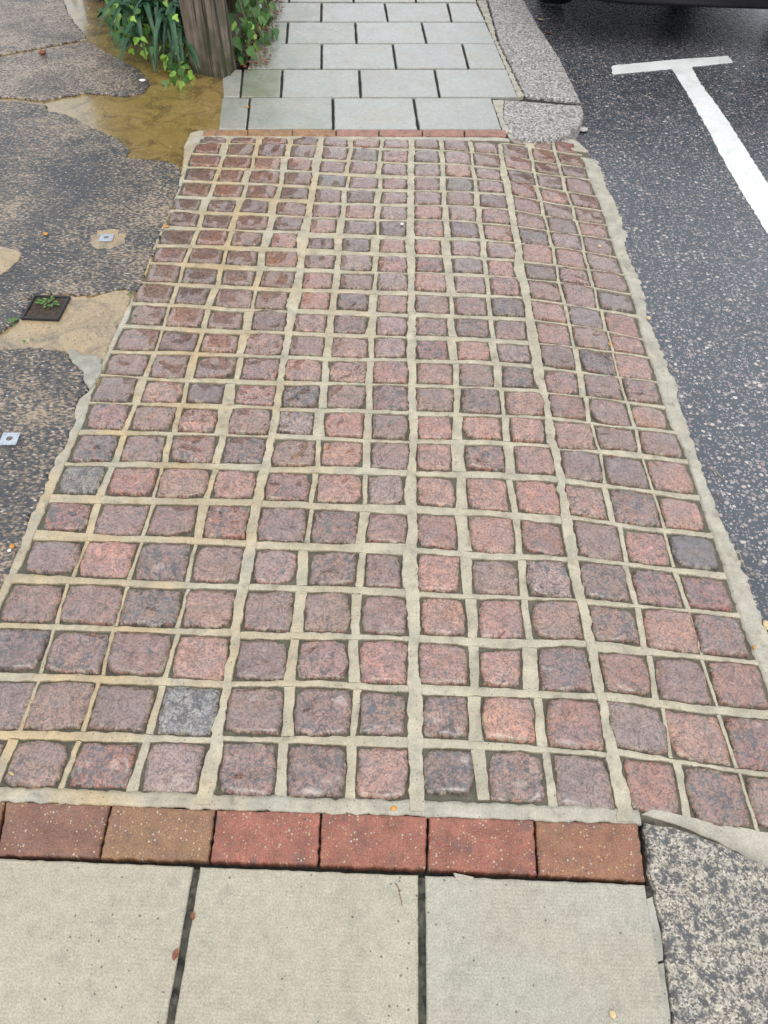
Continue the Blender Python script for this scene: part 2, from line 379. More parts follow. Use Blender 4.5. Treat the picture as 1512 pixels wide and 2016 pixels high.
def slab(name, pts, z, thick, mat, parent=None, bevel=.003, tint=(1, 1, 1, 0), zf=None, kind=None, origin=None):
    pts = [Vector(p[:2]) for p in pts]
    if area(pts) < 0: pts = pts[::-1]
    n = len(pts); c = origin or Vector((sum(p.x for p in pts)/n, sum(p.y for p in pts)/n))
    zz = (lambda q: z) if zf is None else (lambda q: zf(q.x, q.y)+z)
    i1 = inset(pts, bevel*.35); i2 = inset(pts, bevel)
    rings = [[(p, zz(p)-thick) for p in pts], [(p, zz(p)-bevel) for p in pts], [(p, zz(p)-bevel*.3) for p in i1], [(p, zz(p)) for p in i2]]
    V = []; Fc = []
    z0 = zz(c)-thick
    for rg in rings:
        for (p, q) in rg: V.append((p.x-c.x, p.y-c.y, q-z0))
    for k in range(3):
        for i in range(n):
            j = (i+1) % n
            Fc.append((k*n+i, k*n+j, (k+1)*n+j, (k+1)*n+i))
    Fc.append(tuple(range(3*n, 4*n)))
    me = mesh(name, V, Fc, mat, tint=tint)
    bm = bmesh.new(); bm.from_mesh(me); bmesh.ops.triangulate(bm, faces=[f for f in bm.faces if len(f.verts) > 4], ngon_method='EAR_CLIP'); bm.to_mesh(me); bm.free()
    o = link(name, me, parent, (c.x, c.y, z0))
    if kind: o['kind'] = kind
    return o

# ================================================================== THE SETTING
def sheet(name, x0, y0, x1, y1, z, mat):
    o = link(name, mesh(name, [(x0, y0, 0), (x1, y0, 0), (x1, y1, 0), (x0, y1, 0)], [(0, 1, 2, 3)], mat), None, (0, 0, z)); o['kind'] = 'structure'; return o
ground = sheet('ground', -60, -60, 60, 60, -.16, M['verge'])
road = sheet('road', .45, -14, 8.5, 40, ROAD_Z-.003, M['road'])

# ------------------------------------------------------------------ crossover of granite setts
T1 = (300, 260, 4); T2 = (600, 260, 4); T3 = (900, 260, 4); T4 = (150, 600, 4); T5 = (500, 600, 4); T6 = (780, 600, 4); T7 = (1020, 600, 4)
T8 = (0, 880, 3); T9 = (420, 880, 3); T10 = (760, 880, 3); T11 = (1008, 880, 3); T12 = (0, 1240, 3); T13 = (420, 1240, 3)
T14 = (760, 1240, 952/504); T15 = (1008, 1240, 952/504)
def S(t, *q): return [(t[0]+a/t[2], t[0]+b/t[2], t[1]+c/t[2], t[1]+d/t[2], k) for (a, b, c, d, k) in q]
B1 = [
 S(T1, (395,575,45,85,'G'), (625,810,45,85,'R'), (865,1060,45,90,'R'), (1112,1300,48,98,'D')),
 S(T1, (345,528,92,165,'R'), (597,795,97,178,'B'), (838,1045,95,187,'D'), (1090,1285,110,195,'G')),
 S(T1, (300,528,182,270,'R'), (562,775,195,278,'R'), (805,1003,205,288,'P'), (1068,1252,218,298,'R')),
 S(T1, (275,488,288,378,'D'), (527,710,303,388,'R'), (770,998,305,398,'B'), (1042,1258,318,412,'U')),
 S(T1, (235,450,402,502,'B'), (488,708,415,508,'O'), (748,970,420,515,'B'), (1015,1228,440,522,'D')),
 S(T1, (172,375,528,610,'D'), (442,648,535,625,'D'), (705,912,545,630,'D'), (980,1212,558,652,'U')),
 S(T1, (132,358,642,738,'D'), (400,612,657,752,'D'), (665,905,660,768,'B'), (965,1178,675,772,'D')),
 S(T1, (75,315,775,880,'D'), (358,585,775,885,'R'), (630,858,790,895,'B'), (938,1135,802,905,'S')),
 S(T1, (20,260,910,1022,'U'), (295,553,922,1030,'B'), (585,825,942,1045,'U'), (890,1142,942,1058,'O')),
 S(T1, (-30,210,1050,1180,'U'), (240,505,1075,1188,'D'), (550,800,1092,1205,'U'), (858,1120,1098,1220,'B')),
 S(T1, (-125,155,1200,1340,'U'), (190,435,1228,1350,'D'), (500,785,1240,1380,'U'), (815,1062,1258,1392,'U')),
 S(T4, (440,695,15,155,'U'), (725,1000,25,172,'P'), (1045,1310,55,188,'U'), (1390,1655,60,200,'D')),
 S(T4, (340,645,190,360,'U'), (660,950,215,358,'D'), (985,1270,235,375,'P'), (1345,1630,230,390,'p')),
 S(T4, (250,560,390,550,'U'), (600,870,395,575,'U'), (945,1250,412,575,'U'), (1310,1595,420,588,'p')),
 S(T4, (155,455,570,765,'V'), (535,835,610,765,'P'), (880,1155,620,770,'D'), (1255,1565,635,785,'p')),
 S(T4, (95,400,785,980,'p'), (445,770,800,990,'U'), (820,1105,822,1000,'s'), (1210,1530,820,1020,'U')),
 S(T4, (-10,310,1030,1235,'d'), (375,690,1030,1230,'U'), (750,1090,1030,1240,'p'), (1165,1490,1045,1245,'d')),
 S(T8, (360,600,115,278,'g'), (650,920,125,288,'R'), (940,1230,130,298,'P'), (1265,1510,142,300,'P')),
 S(T8, (265,525,335,492,'r'), (575,860,340,518,'U'), (890,1155,345,522,'U'), (1215,1465,350,538,'r')),
 S(T8, (165,465,560,750,'V'), (480,785,562,772,'S'), (810,1112,572,785,'d'), (1145,1430,585,798,'U')),
 S(T8, (30,360,812,1035,'U'), (370,715,815,1045,'U'), (715,1070,840,1058,'d'), (1085,1380,842,1065,'P')),
 S(T8, (-70,265,1080,1325,'d'), (290,630,1090,1335,'u'), (640,1000,1100,1345,'U'), (1030,1345,1120,1365,'P')),
 S(T12, (-150,175,310,590,'V'), (170,525,305,590,'U'), (545,895,330,595,'V'), (945,1285,340,620,'K')),
 S(T12, (-340,-15,650,930,'U'), (50,390,655,935,'U'), (435,790,670,930,'r'), (850,1195,670,968,'L')),
]
B2 = [
 S(T2, (150,335,50,110,'L'), (385,590,55,118,'P'), (625,815,60,125,'L')),
 S(T2, (145,335,125,210,'L'), (375,575,135,225,'G'), (610,812,148,235,'p')),
 S(T2, (120,315,235,315,'U'), (358,562,238,325,'L'), (610,805,250,335,'L')),
 S(T2, (105,325,340,425,'G'), (355,575,360,440,'L'), (615,805,368,445,'p')),
 S(T2, (85,285,455,550,'U'), (335,545,468,555,'D'), (605,805,475,560,'L')),
 S(T2, (60,280,575,668,'U'), (325,548,580,675,'P'), (600,805,590,685,'L')),
 S(T2, (45,245,685,790,'P'), (315,558,700,800,'G'), (590,800,705,815,'d')),
 S(T2, (25,230,840,915,'d'), (295,515,840,938,'G'), (592,790,850,945,'P')),
 S(T2, (0,235,975,1070,'U'), (285,528,970,1090,'L'), (580,808,990,1100,'p')),
 S(T2, (-15,215,1110,1230,'P'), (278,535,1120,1235,'U'), (575,810,1115,1245,'L')),
 S(T2, (-30,195,1268,1390,'S'), (255,500,1275,1400,'D'), (572,810,1290,1420,'P')),
 S(T5, (320,570,75,210,'p'), (630,890,92,222,'u'), (965,1205,95,240,'L')),
 S(T5, (285,550,250,400,'U'), (615,895,265,412,'P'), (950,1200,262,415,'L')),
 S(T5, (250,530,440,595,'P'), (595,880,450,605,'s'), (940,1215,450,620,'s')),
 S(T5, (225,510,640,805,'d'), (580,880,635,810,'U'), (935,1215,640,825,'u')),
 S(T5, (195,465,845,1015,'l'), (555,865,855,1040,'S'), (930,1215,865,1058,'U')),
 S(T5, (150,480,1065,1270,'U'), (530,850,1080,1265,'S'), (925,1225,1095,1285,'U')),
 S(T9, (310,570,155,315,'r'), (610,875,165,330,'P'), (915,1125,170,335,'L')),
 S(T9, (265,550,365,555,'U'), (585,850,375,568,'q'), (910,1145,400,560,'U')),
 S(T9, (240,490,612,805,'L'), (565,845,620,815,'u'), (900,1105,640,825,'U')),
 S(T9, (185,470,855,1085,'U'), (540,810,865,1090,'U'), (875,1150,885,1105,'U')),
 S(T9, (135,430,1140,1375,'V'), (500,795,1145,1370,'p'), (865,1150,1145,1395,'P')),
 S(T13, (75,410,340,620,'U'), (480,815,345,620,'u'), (865,1140,370,618,'q')),
 S(T13, (35,370,665,980,'u'), (440,780,685,990,'u'), (845,1155,700,1000,'P')),
]
B3 = [
 S(T2, (865,1055,60,130,'U'), (1100,1285,68,145,'U'), (1335,1520,85,165,'U')),
 S(T2, (865,1055,150,235,'G'), (1105,1305,155,245,'L'), (1332,1535,175,268,'U')),
 S(T2, (862,1065,255,345,'L'), (1112,1305,262,348,'P'), (1350,1540,290,370,'L')),
 S(T2, (862,1060,362,455,'U'), (1115,1325,365,460,'G'), (1365,1565,385,470,'L')),
 S(T2, (862,1075,470,570,'U'), (1120,1328,475,572,'U'), (1382,1585,500,590,'D')),
 S(T2, (865,1080,585,682,'P'), (1135,1345,592,690,'L'), (1398,1610,615,718,'p')),
 S(T2, (865,1090,700,820,'p'), (1150,1365,710,825,'d'), (1415,1630,735,850,'P')),
 S(T2, (865,1070,850,960,'P'), (1155,1380,860,970,'L'), (1435,1655,868,990,'L')),
 S(T2, (875,1090,990,1100,'r'), (1165,1400,1000,1105,'G'), (1445,1645,1018,1130,'P')),
 S(T2, (865,1110,1120,1255,'P'), (1182,1420,1145,1265,'L'), (1465,1690,1150,1285,'p')),
 S(T2, (870,1135,1290,1420,'U'), (1180,1430,1305,1440,'U'), (1475,1730,1310,1450,'d')),
 S(T6, (155,400,105,240,'q'), (470,730,112,250,'u'), (780,1022,130,270,'U')),
 S(T6, (158,405,288,425,'r'), (485,735,290,430,'S'), (805,1055,315,452,'l')),
 S(T6, (160,445,465,620,'P'), (500,765,470,640,'U'), (840,1080,495,650,'d')),
 S(T6, (160,450,660,835,'U'), (510,815,670,855,'u'), (860,1165,690,865,'P')),
 S(T6, (170,440,885,1055,'S'), (525,830,885,1055,'S'), (900,1165,900,1080,'P')),
 S(T6, (160,435,1100,1305,'P'), (540,850,1110,1305,'q'), (935,1235,1120,1330,'P')),
 S(T10, (180,410,180,345,'P'), (480,720,190,370,'P'), (770,1020,205,390,'S')),
 S(T10, (185,415,405,595,'R'), (495,755,412,620,'S'), (805,1045,450,630,'R')),
 S(T10, (185,440,640,855,'S'), (515,780,675,865,'U'), (835,1085,672,882,'l')),
 S(T10, (205,470,900,1108,'S'), (545,805,905,1128,'P'), (860,1150,910,1130,'P')),
 S(T10, (195,485,1165,1400,'P'), (555,800,1200,1415,'P'), (905,1205,1185,1440,'u')),
 S(T14, (138,305,250,400,'q'), (358,552,255,415,'S'), (595,800,262,440,'R')),
 S(T14, (140,325,445,612,'d'), (382,588,455,640,'u'), (630,835,470,665,'V')),
]
B4 = [
 S(T3, (428,525,60,95,'U'), (610,745,80,130,'U'), (780,935,80,160,'R')),
 S(T3, (362,555,105,198,'U'), (600,765,140,230,'O'), (805,985,175,260,'B')),
 S(T3, (375,580,205,290,'P'), (620,795,245,330,'B'), (830,1010,275,350,'G')),
 S(T3, (405,605,310,400,'u'), (640,820,345,440,'L'), (865,1055,375,480,'U')),
 S(T3, (428,612,405,510,'R'), (665,865,460,555,'P'), (900,1105,495,590,'U')),
 S(T3, (450,648,525,630,'U'), (695,900,580,680,'L'), (940,1145,610,710,'U')),
 S(T3, (468,688,645,750,'U'), (722,935,685,795,'D'), (975,1175,725,820,'P')),
 S(T3, (495,712,765,885,'d'), (750,970,800,910,'L'), (1005,1215,835,955,'U')),
 S(T3, (515,745,892,1020,'P'), (782,995,925,1055,'P'), (1035,1265,970,1095,'L')),
 S(T3, (535,775,1045,1160,'D'), (808,1030,1075,1190,'p'), (1075,1320,1105,1240,'U')),
 S(T3, (570,805,1180,1318,'U'), (845,1085,1210,1370,'U'), (1115,1375,1265,1405,'G')),
 S(T7, (112,365,-15,125,'P'), (410,650,25,170,'G'), (700,935,85,235,'R')),
 S(T7, (150,405,150,310,'P'), (440,710,185,340,'U'), (745,975,245,375,'P')),
 S(T7, (185,435,325,495,'D'), (495,755,370,540,'d'), (780,1050,405,580,'P')),
 S(T7, (215,465,530,700,'p'), (535,805,570,730,'U'), (845,1100,595,765,'q')),
 S(T7, (255,520,715,890,'R'), (575,865,755,940,'U'), (910,1160,810,960,'S')),
 S(T7, (290,590,930,1130,'P'), (625,920,970,1135,'U'), (970,1270,1010,1185,'U')),
 S(T11, (295,522,30,190,'V'), (555,790,65,230,'V'), (815,1055,90,260,'S')),
 S(T11, (330,545,235,410,'p'), (600,855,260,460,'q'), (885,1120,310,480,'P')),
 S(T11, (380,635,450,655,'U'), (680,920,505,690,'s'), (940,1205,530,715,'E')),
 S(T11, (412,675,695,900,'u'), (725,980,730,935,'q'), (1025,1280,775,955,'r')),
 S(T11, (470,735,950,1150,'q'), (790,1085,970,1200,'P'), (1085,1370,1005,1230,'u')),
 S(T15, (332,508,95,235,'R'), (538,725,108,268,'U'), (745,935,128,285,'R')),
 S(T15, (368,568,280,450,'L'), (585,790,312,490,'P'), (815,1010,335,520,'r')),
 S(T15, (430,615,490,680,'R'), (655,870,520,725,'u'), (890,1090,560,750,'U')),
]
# stone kinds: base colour and how much dark mineral shows
TINT = dict(P=(.40,.245,.205,.50), p=(.385,.235,.20,.80), S=(.45,.255,.20,.42), s=(.45,.26,.21,.74), R=(.33,.165,.13,.60), r=(.315,.150,.12,.92),
            q=(.31,.185,.15,.95), U=(.27,.185,.160,.58), u=(.26,.17,.146,.90), V=(.215,.165,.158,.45), L=(.32,.25,.24,.55), l=(.35,.285,.28,.85),
            D=(.16,.122,.112,.6), d=(.205,.15,.135,.98), G=(.20,.19,.185,.6), g=(.24,.22,.215,.98), B=(.23,.145,.10,.5), O=(.35,.165,.09,.45),
            K=(.27,.29,.31,.98), E=(.115,.11,.115,.6))
GU = [-1, -.965, -.90, -.80, -.64, -.46, -.28, -.09, .09, .28, .46, .64, .80, .90, .965, 1]
GF = [-1, -.95, -.82, -.55, -.2, .2, .55, .82, .95, 1]
cells = []                # (block, row, column, x0, x1, y0, y1, tilt, kind, pixel area)
grid = {}
for bi, B in enumerate((B1, B2, B3, B4)):
    for ri, row in enumerate(B):
        ctr = [PS((q[0]+q[1])/2, (q[2]+q[3])/2) for q in row]
        for ci, (xl, xr, yt, yb, k) in enumerate(row):
            xm, ym = (xl+xr)/2, (yt+yb)/2
            a, b = max(0, ci-1), min(len(row)-1, ci+1)
            tilt = max(-.22, min(.22, (ctr[b].y-ctr[a].y)/(ctr[b].x-ctr[a].x)))
            c = dict(b=bi, r=ri, c=ci, x0=PS(xl, ym).x, x1=PS(xr, ym).x, y1=PS(xm, yt).y, y0=PS(xm, yb).y, tilt=tilt, k=k, a=(xr-xl)*(yb-yt))
            grid[bi, ri, ci] = c; cells.append(c)
def sett_geo(c, g):
    cx, cy = (c['x0']+c['x1'])/2, (c['y0']+c['y1'])/2
    hx, hy = (c['x1']-c['x0'])/2-.0012, (c['y1']-c['y0'])/2-.0003
    rnd = random.Random(c['b']*1000+c['r']*10+c['c'])
    sd = rnd.random()*50
    cr = [rnd.uniform(.08, .62)**1.15 for _ in range(4)]
    tx, ty, dz = rnd.gauss(0, .022), rnd.gauss(0, .030), rnd.gauss(0, .0012)
    rough = .0056 if c['k'] in 'pqrsuldgDB' else .0030
    dome = rnd.uniform(.0012, .0048)
    cp = Vector((rnd.uniform(-1, 1), rnd.uniform(-1, 1))); cpr = rnd.uniform(.25, .6) if rnd.random() < .45 else 0
    n = len(g); V = []; ED = []
    for v in g:
        for u in g:
            k = cr[(1 if u > 0 else 0)+(2 if v > 0 else 0)]
            U = u*math.sqrt(1-k*v*v*.5*1.0); Vv = v*math.sqrt(1-k*u*u*.5*1.0)
            e = max(abs(u), abs(v))
            wx = nz(cx*9+U*1.4, cy*9+Vv*1.4, sd)*.0045*e*e + nz(U*4, Vv*4, sd+7)*.0038*e
            wy = nz(cx*9+U*1.4, cy*9+Vv*1.4, sd+20)*.0045*e*e + nz(U*4, Vv*4, sd+27)*.0038*e
            x, y = U*hx+wx, Vv*hy+wy
            y += c['tilt']*x
            t = max(0, (e-.84)/.16)
            z = dome*(1-.5*(U*U+Vv*Vv)) - .0044*t*t + dz + tx*x + ty*y
            w = min(1, (1-e)*6+.25)
            hN = nz((cx+x)*26, (cy+y)*26, sd)+.6*nz((cx+x)*60, (cy+y)*60, sd+3)
            z += .0022*max(-1, min(1, 7*nz((cx+x)*17, (cy+y)*17, sd+40)))*w*(1 if rough > .004 else .35)
            z += rough*hN*w + rough*.9*(abs(nz((cx+x)*38, (cy+y)*38, sd+11))-.25)*w
            if cpr:
                d = (Vector((u, v))-cp).length
                if d < cpr: z -= .0048*min(1, (1-d/cpr)*4)
            V.append((x, y, max(z+.0032, -.0022+.001*e))); ED.append(e)
    Fc = [(j*n+i, j*n+i+1, (j+1)*n+i+1, (j+1)*n+i) for j in range(n-1) for i in range(n-1)]
    per = [i for i in range(n)]+[j*n+n-1 for j in range(1, n)]+[(n-1)*n+i for i in range(n-2, -1, -1)]+[j*n for j in range(n-2, 0, -1)]
    base = len(V)
    for i in per: V.append((V[i][0]*1.012, V[i][1]*1.012, V[i][2]-.022)); ED.append(1.)
    L = len(per)
    for i in range(L):
        a, b = per[i], per[(i+1) % L]
        Fc.append((b, a, base+i, base+(i+1) % L))
    sx = c['x0']; zc = zs(cx)
    slope = (zs(c['x1'])-zs(c['x0']))/(c['x1']-c['x0'])
    V = [(x, y, z+slope*x) for (x, y, z) in V]
    t = TINT[c['k']]; j = rnd.uniform(.90, 1.10)
    t = tuple(t[q]*.72+.28*(.305, .198, .172)[q] for q in range(3))+(t[3],) if c['k'] not in 'KEg' else t
    ochre_refl = .35*max(0, 1-c['r']/12)*(1 if c['b'] == 0 else 0)*(1 if c['c'] < 3 else .55)        # post's reflection painted in as orange-brown, along with ochre run-off
    t = tuple(t[q]*(1-ochre_refl)+ochre_refl*(.235, .125, .065)[q] for q in range(3))+(t[3],)
    tint = (t[0]*j*rnd.uniform(.96, 1.04), t[1]*j*rnd.uniform(.96, 1.04), t[2]*j*rnd.uniform(.96, 1.04), t[3])
    return V, Fc, tint, ED, (cx, cy, zc)

# mortar bed under the setts, with a ragged road edge and drive edge
LEFT = [(430,250),(374,260),(362,285),(360,317),(356,342),(347,380),(332,420),(315,455),(302,485),(287,531),(268,572),(249,607),(221,665),(204,709),(190,745),(175,769),(155,783),(143,809),(147,827),(131,859),(127,882),(107,900),(79,970),(61,1005),(40,1067),(24,1105),(2,1150),(-30,1230),(-95,1330),(-190,1480),(-270,1600)]
RIGHT = [(1110,270),(1143,283),(1165,300),(1185,340),(1195,375),(1212,402),(1217,422),(1224,430),(1225,452),(1236,465),(1228,484),(1242,520),(1258,553),(1269,588),(1274,632),(1291,667),(1310,713),(1316,735),(1334,757),(1332,787),(1351,836),(1368,885),(1381,930),(1401,980),(1416,1023),(1441,1073),(1475,1157),(1498,1220),(1512,1257),(1550,1365),(1590,1480),(1650,1620),(1690,1700)]
Lw = [P(*q) for q in LEFT]; Rw = [P(q[0], q[1], ROAD_Z) for q in RIGHT]
def interp(poly, y):
    best = poly[0].x if y > poly[0].y else poly[-1].x
    for a, b in zip(poly, poly[1:]):
        if (a.y-y)*(b.y-y) <= 0 and a.y != b.y: return a.x+(b.x-a.x)*(y-a.y)/(b.y-a.y)
    return best
YB0, YB1 = .40, 3.36
NY, NX = 190, 96
V = []; Fc = []
for j in range(NY+1):
    y = YB0+(YB1-YB0)*j/NY
    xa = interp(Lw, y)+.012; xb = interp(Rw, y)-.02
    for i in range(NX+1):
        x = xa+(xb-xa)*i/NX
        under = (x < .53 and y < .497) or y > 3.285+.065*(x+.82)
        V.append((x, y, (-.06 if under else 0)+zs(x)-.0046+.0012*nz(x*55, y*55)+.0008*nz(x*140, y*140, 3)))
Fc = [(j*(NX+1)+i, j*(NX+1)+i+1, (j+1)*(NX+1)+i+1, (j+1)*(NX+1)+i) for j in range(NY) for i in range(NX)]
cross = tag(link('sett_paving', mesh('sett_paving', V, Fc, M['bed'], True)), kind='structure')
ranked = sorted(cells, key=lambda c: -c['a'])
rest = [[], [], [], []]
for i, c in enumerate(ranked):
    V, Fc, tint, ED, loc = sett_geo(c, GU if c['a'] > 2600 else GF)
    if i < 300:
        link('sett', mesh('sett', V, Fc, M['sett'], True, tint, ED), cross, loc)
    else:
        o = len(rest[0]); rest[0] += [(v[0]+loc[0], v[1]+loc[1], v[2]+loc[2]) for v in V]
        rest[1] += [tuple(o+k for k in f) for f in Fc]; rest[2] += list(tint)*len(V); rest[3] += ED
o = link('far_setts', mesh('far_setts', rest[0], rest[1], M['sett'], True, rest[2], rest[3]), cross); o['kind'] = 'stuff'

# raised ribbons of pointing along every joint
RV, RF = [], []
def ribbon(pts, h=.0, step=.008, seed=0., wj=.0022, lj=.0016):
    path = []
    for (x0, y0, w0), (x1, y1, w1) in zip(pts, pts[1:]):
        k = max(1, int(math.hypot(x1-x0, y1-y0)/step))
        for j in range(k): t = j/k; path.append((x0+(x1-x0)*t, y0+(y1-y0)*t, w0+(w1-w0)*t))
    path.append(pts[-1])
    b = len(RV); n = len(path)
    for i, (x, y, w) in enumerate(path):
        p0, p1 = path[max(0, i-1)], path[min(n-1, i+1)]
        d = Vector((p1[0]-p0[0], p1[1]-p0[1])).normalized(); nn = Vector((-d.y, d.x))
        wl = w/2+wj*nz(x*45, y*45, seed)+wj*.7*nz(x*140, y*140, seed); wr = w/2+wj*nz(x*45, y*45, seed+30)+wj*.7*nz(x*140, y*140, seed+4); sh = lj*nz(x*22, y*22, seed+60)
        wl = max(.003, wl); wr = max(.003, wr)
        dz = h+.0008*nz(x*30, y*30, seed+2)
        for (s_, zz_) in ((wl, -.0070), (wl-.0010, .0000), (wl*.4, .0008), (-wr*.4, .0008), (-wr+.0010, .0000), (-wr, -.0070)):
            q = Vector((x, y))+nn*(s_+sh); RV.append((q.x, q.y, zs(q.x)+zz_+dz))
    for i in range(n-1):
        for k in range(5):
            a = b+i*6+k; RF.append((a, a+6, a+7, a+1))
    RF.append(tuple(b+k for k in range(6))); RF.append(tuple(b+(n-1)*6+k for k in range(5, -1, -1)))
blocks = [len(B) for B in (B1, B2, B3, B4)]; ncol = [4, 3, 3, 3]
G_ = .0042
for bi in range(4):
    nc = ncol[bi]
    for ri in range(blocks[bi]):
        for ci in range(nc-1):                                     # joints between setts of a row
            a, b = grid[bi, ri, ci], grid[bi, ri, ci+1]
            x = (a['x1']+b['x0'])/2; w = max(.010, b['x0']-a['x1']-.0018)
            y0, y1 = (a['y0']+b['y0'])/2-.003, (a['y1']+b['y1'])/2+.003
            sk = random.uniform(-.004, .004); k1, k2 = random.uniform(.8, 1.25), random.uniform(.8, 1.2)
            ribbon([(x-sk, y0, w*k1), (x, (y0+y1)/2, w*.95), (x+sk, y1, w*k2)], -.0009, seed=ri+ci*.7+bi*40)
        if ri+1 < blocks[bi]:                                      # joints between rows
            pts = []
            for ci in range(nc):
                a, b = grid[bi, ri, ci], grid[bi, ri+1, ci]         # a lies farther away
                ym = (a['y0']+b['y1'])/2; w = max(.007, a['y0']-b['y1']-.0055)
                pts.append(((a['x0']+a['x1']+b['x0']+b['x1'])/4, ym, w, a['tilt']))
            x0 = min(grid[bi, ri, 0]['x0'], grid[bi, ri+1, 0]['x0'])-.006; x1 = max(grid[bi, ri, nc-1]['x1'], grid[bi, ri+1, nc-1]['x1'])+.006
            full = [(x0, pts[0][1]+(x0-pts[0][0])*pts[0][3], pts[0][2])]+[p[:3] for p in pts]+[(x1, pts[-1][1]+(x1-pts[-1][0])*pts[-1][3], pts[-1][2])]
            ribbon(full, 0, seed=ri*3.1+bi*17)
    if bi < 3:                                                     # the long joints between the blocks of columns
        pts = []
        for ri in range(min(blocks[bi], blocks[bi+1])):
            a = grid[bi, ri, nc-1]; y = (a['y0']+a['y1'])/2
            near = min((grid[bi+1, k, 0] for k in range(blocks[bi+1])), key=lambda q: abs((q['y0']+q['y1'])/2-y))
            pts.append(((a['x1']+near['x0'])/2, y, max(.015, near['x0']-a['x1']-.0005)))
        p0, p1 = pts[0], pts[-1]
        pts = [(p0[0], 3.315 if bi < 2 else 3.30, p0[2])]+pts+[(p1[0], .505 if bi < 2 else .50, p1[2])]
        ribbon(pts, .0030, seed=77+bi*9, wj=.004, lj=.004)
link('mortar_pointing', mesh('mortar_pointing', RV, RF, M['pointing'], False), cross)

# edge mortar, four strips: by the drive, by the road, by both brick rows
def strip(name, left, right, h, mat, rj=.0, lj=.0, seed=0):
    # left/right: world polylines over y (descending); grid between them
    ys = [left[0].y+(left[-1].y-left[0].y)*k/260 for k in range(261)]
    V = []; NXs = 10
    for y in ys:
        xa = interp(left, y)+lj*(nz(y*60, seed)+.6*nz(y*170, seed+4)); xb = interp(right, y)+rj*(nz(y*45, seed+9)+.6*nz(y*150, seed+2))
        for i in range(NXs+1):
            t = i/NXs; x = xa+(xb-xa)*t; e = min(t, 1-t)
            V.append((x, y, zs(x)+h+.0012*nz(x*40, y*40, seed)-(.006 if e < .001 else 0)))
    Fc = [(j*(NXs+1)+i, j*(NXs+1)+i+1, (j+1)*(NXs+1)+i+1, (j+1)*(NXs+1)+i) for j in range(260) for i in range(NXs)]
    return link(name, mesh(name, V, [f[::-1] for f in Fc], mat, True), cross)
lin = [Vector((grid[0, r, 0]['x0']-.008, (grid[0, r, 0]['y0']+grid[0, r, 0]['y1'])/2)) for r in range(24)]
lin = [Vector((lin[0].x, 3.34))]+lin+[Vector((lin[-1].x, .505))]
strip('edge_mortar', [Vector((interp(Lw, 3.34), 3.34))]+[Vector((q.x, q.y)) for q in Lw if .5 < q.y < 3.33]+[Vector((interp(Lw, .505), .505))], lin, -.001, M['haunch'], rj=.004, lj=.006, seed=3)
rin = [Vector((grid[3, r, 2]['x1']+.008, (grid[3, r, 2]['y0']+grid[3, r, 2]['y1'])/2)) for r in range(25)]
rin = [Vector((rin[0].x-.01, 3.30))]+rin+[Vector((rin[-1].x, .42))]
strip('edge_mortar', rin, [Vector((interp(Rw, 3.30), 3.30))]+[Vector((q.x, q.y)) for q in Rw if .42 < q.y < 3.29]+[Vector((interp(Rw, .42), .42))], .0015, M['haunch'], rj=.011, lj=.004, seed=13)
def across(name, a, b, wa, wb, h, mat, seed):
    # strip running in x from a to b (centre line), width wa..wb
    global RV, RF
    RV, RF = [], []
    ribbon([(a[0], a[1], wa), ((a[0]*2+b[0])/3, (a[1]*2+b[1])/3, (2*wa+wb)/3), ((a[0]+2*b[0])/3, (a[1]+2*b[1])/3, (wa+2*wb)/3), (b[0], b[1], wb)], h, seed=seed, wj=.004, lj=.003)
    return link(name, mesh(name, RV, RF, mat, True), cross)
a = P(-10, 1563); b = P(1262, 1606)
dirx = (b-a)/(b.x-a.x); a = a-dirx*.35
across('edge_mortar', (a.x, a.y), (b.x, b.y), .028, .030, .0008, M['haunch'], 5)
a = P(380, 269.5); b = P(1003, 273)
across('edge_mortar', (a.x, a.y), (b.x, b.y), .022, .026, .0008, M['haunch'], 8)
# corner fillets of mortar against the kerb stones
slab('edge_mortar', densify([PS(*q) for q in [(1262,1603),(1328,1621),(1414,1658),(1512,1712),(1562,1744),(1600,1660),(1510,1638),(1430,1622),(1330,1602),(1290,1590)]], .012, .002), .0005, .03, M['haunch'], cross, .002, zf=zs)
slab('edge_mortar', densify([PS(*q) for q in [(998,262),(1004,274),(1020,283),(1060,285),(1100,280),(1130,296),(1160,300),(1140,280),(1110,266),(1060,276),(1020,272)]], .012, .002), .0005, .03, M['haunch'], cross, .002, zf=zs)

# ------------------------------------------------------------------ brick edging
edging = tag(slab('brick_edging', [P(-260, 1578), P(1266, 1626), P(1278, 1738), P(-300, 1682)], -.026, .05, M['joint'], bevel=.001), kind='structure')
tops = [(10,1577),(218,1584),(425,1594),(632,1599),(843,1606),(1053,1614),(1258,1620)]
bots = [(-8,1682),(195,1688),(412,1694),(627,1702),(840,1711),(1059,1721),(1274,1734)]
bt = [(.215,.105,.078,.15), (.27,.14,.088,.40), (.30,.115,.082,.05), (.29,.11,.078,.08), (.285,.11,.078,.08), (.275,.125,.08,.25)]
tw = [P(*q) for q in tops]; bw = [P(*q) for q in bots]
dt = (tw[0]-tw[-1])/6; db = (bw[0]-bw[-1])/6
for k in range(1, 4): tw.insert(0, tw[0]+dt); bw.insert(0, bw[0]+db); bt.insert(0, (.19, .085, .06, .35))
for i in range(len(tw)-1):
    g = .0020
    a, b, c, d = bw[i]+Vector((g, 0, 0)), bw[i+1]-Vector((g, 0, 0)), tw[i+1]-Vector((g, 0, 0)), tw[i]+Vector((g, 0, 0))
    pts = densify([a, b, c, d], .02, .0008)
    slab('brick', densify([a, b, c, d], .008, .0016, fr=90), random.uniform(-.0012, .0012), .045, M['brick'], edging, .0050, bt[i])
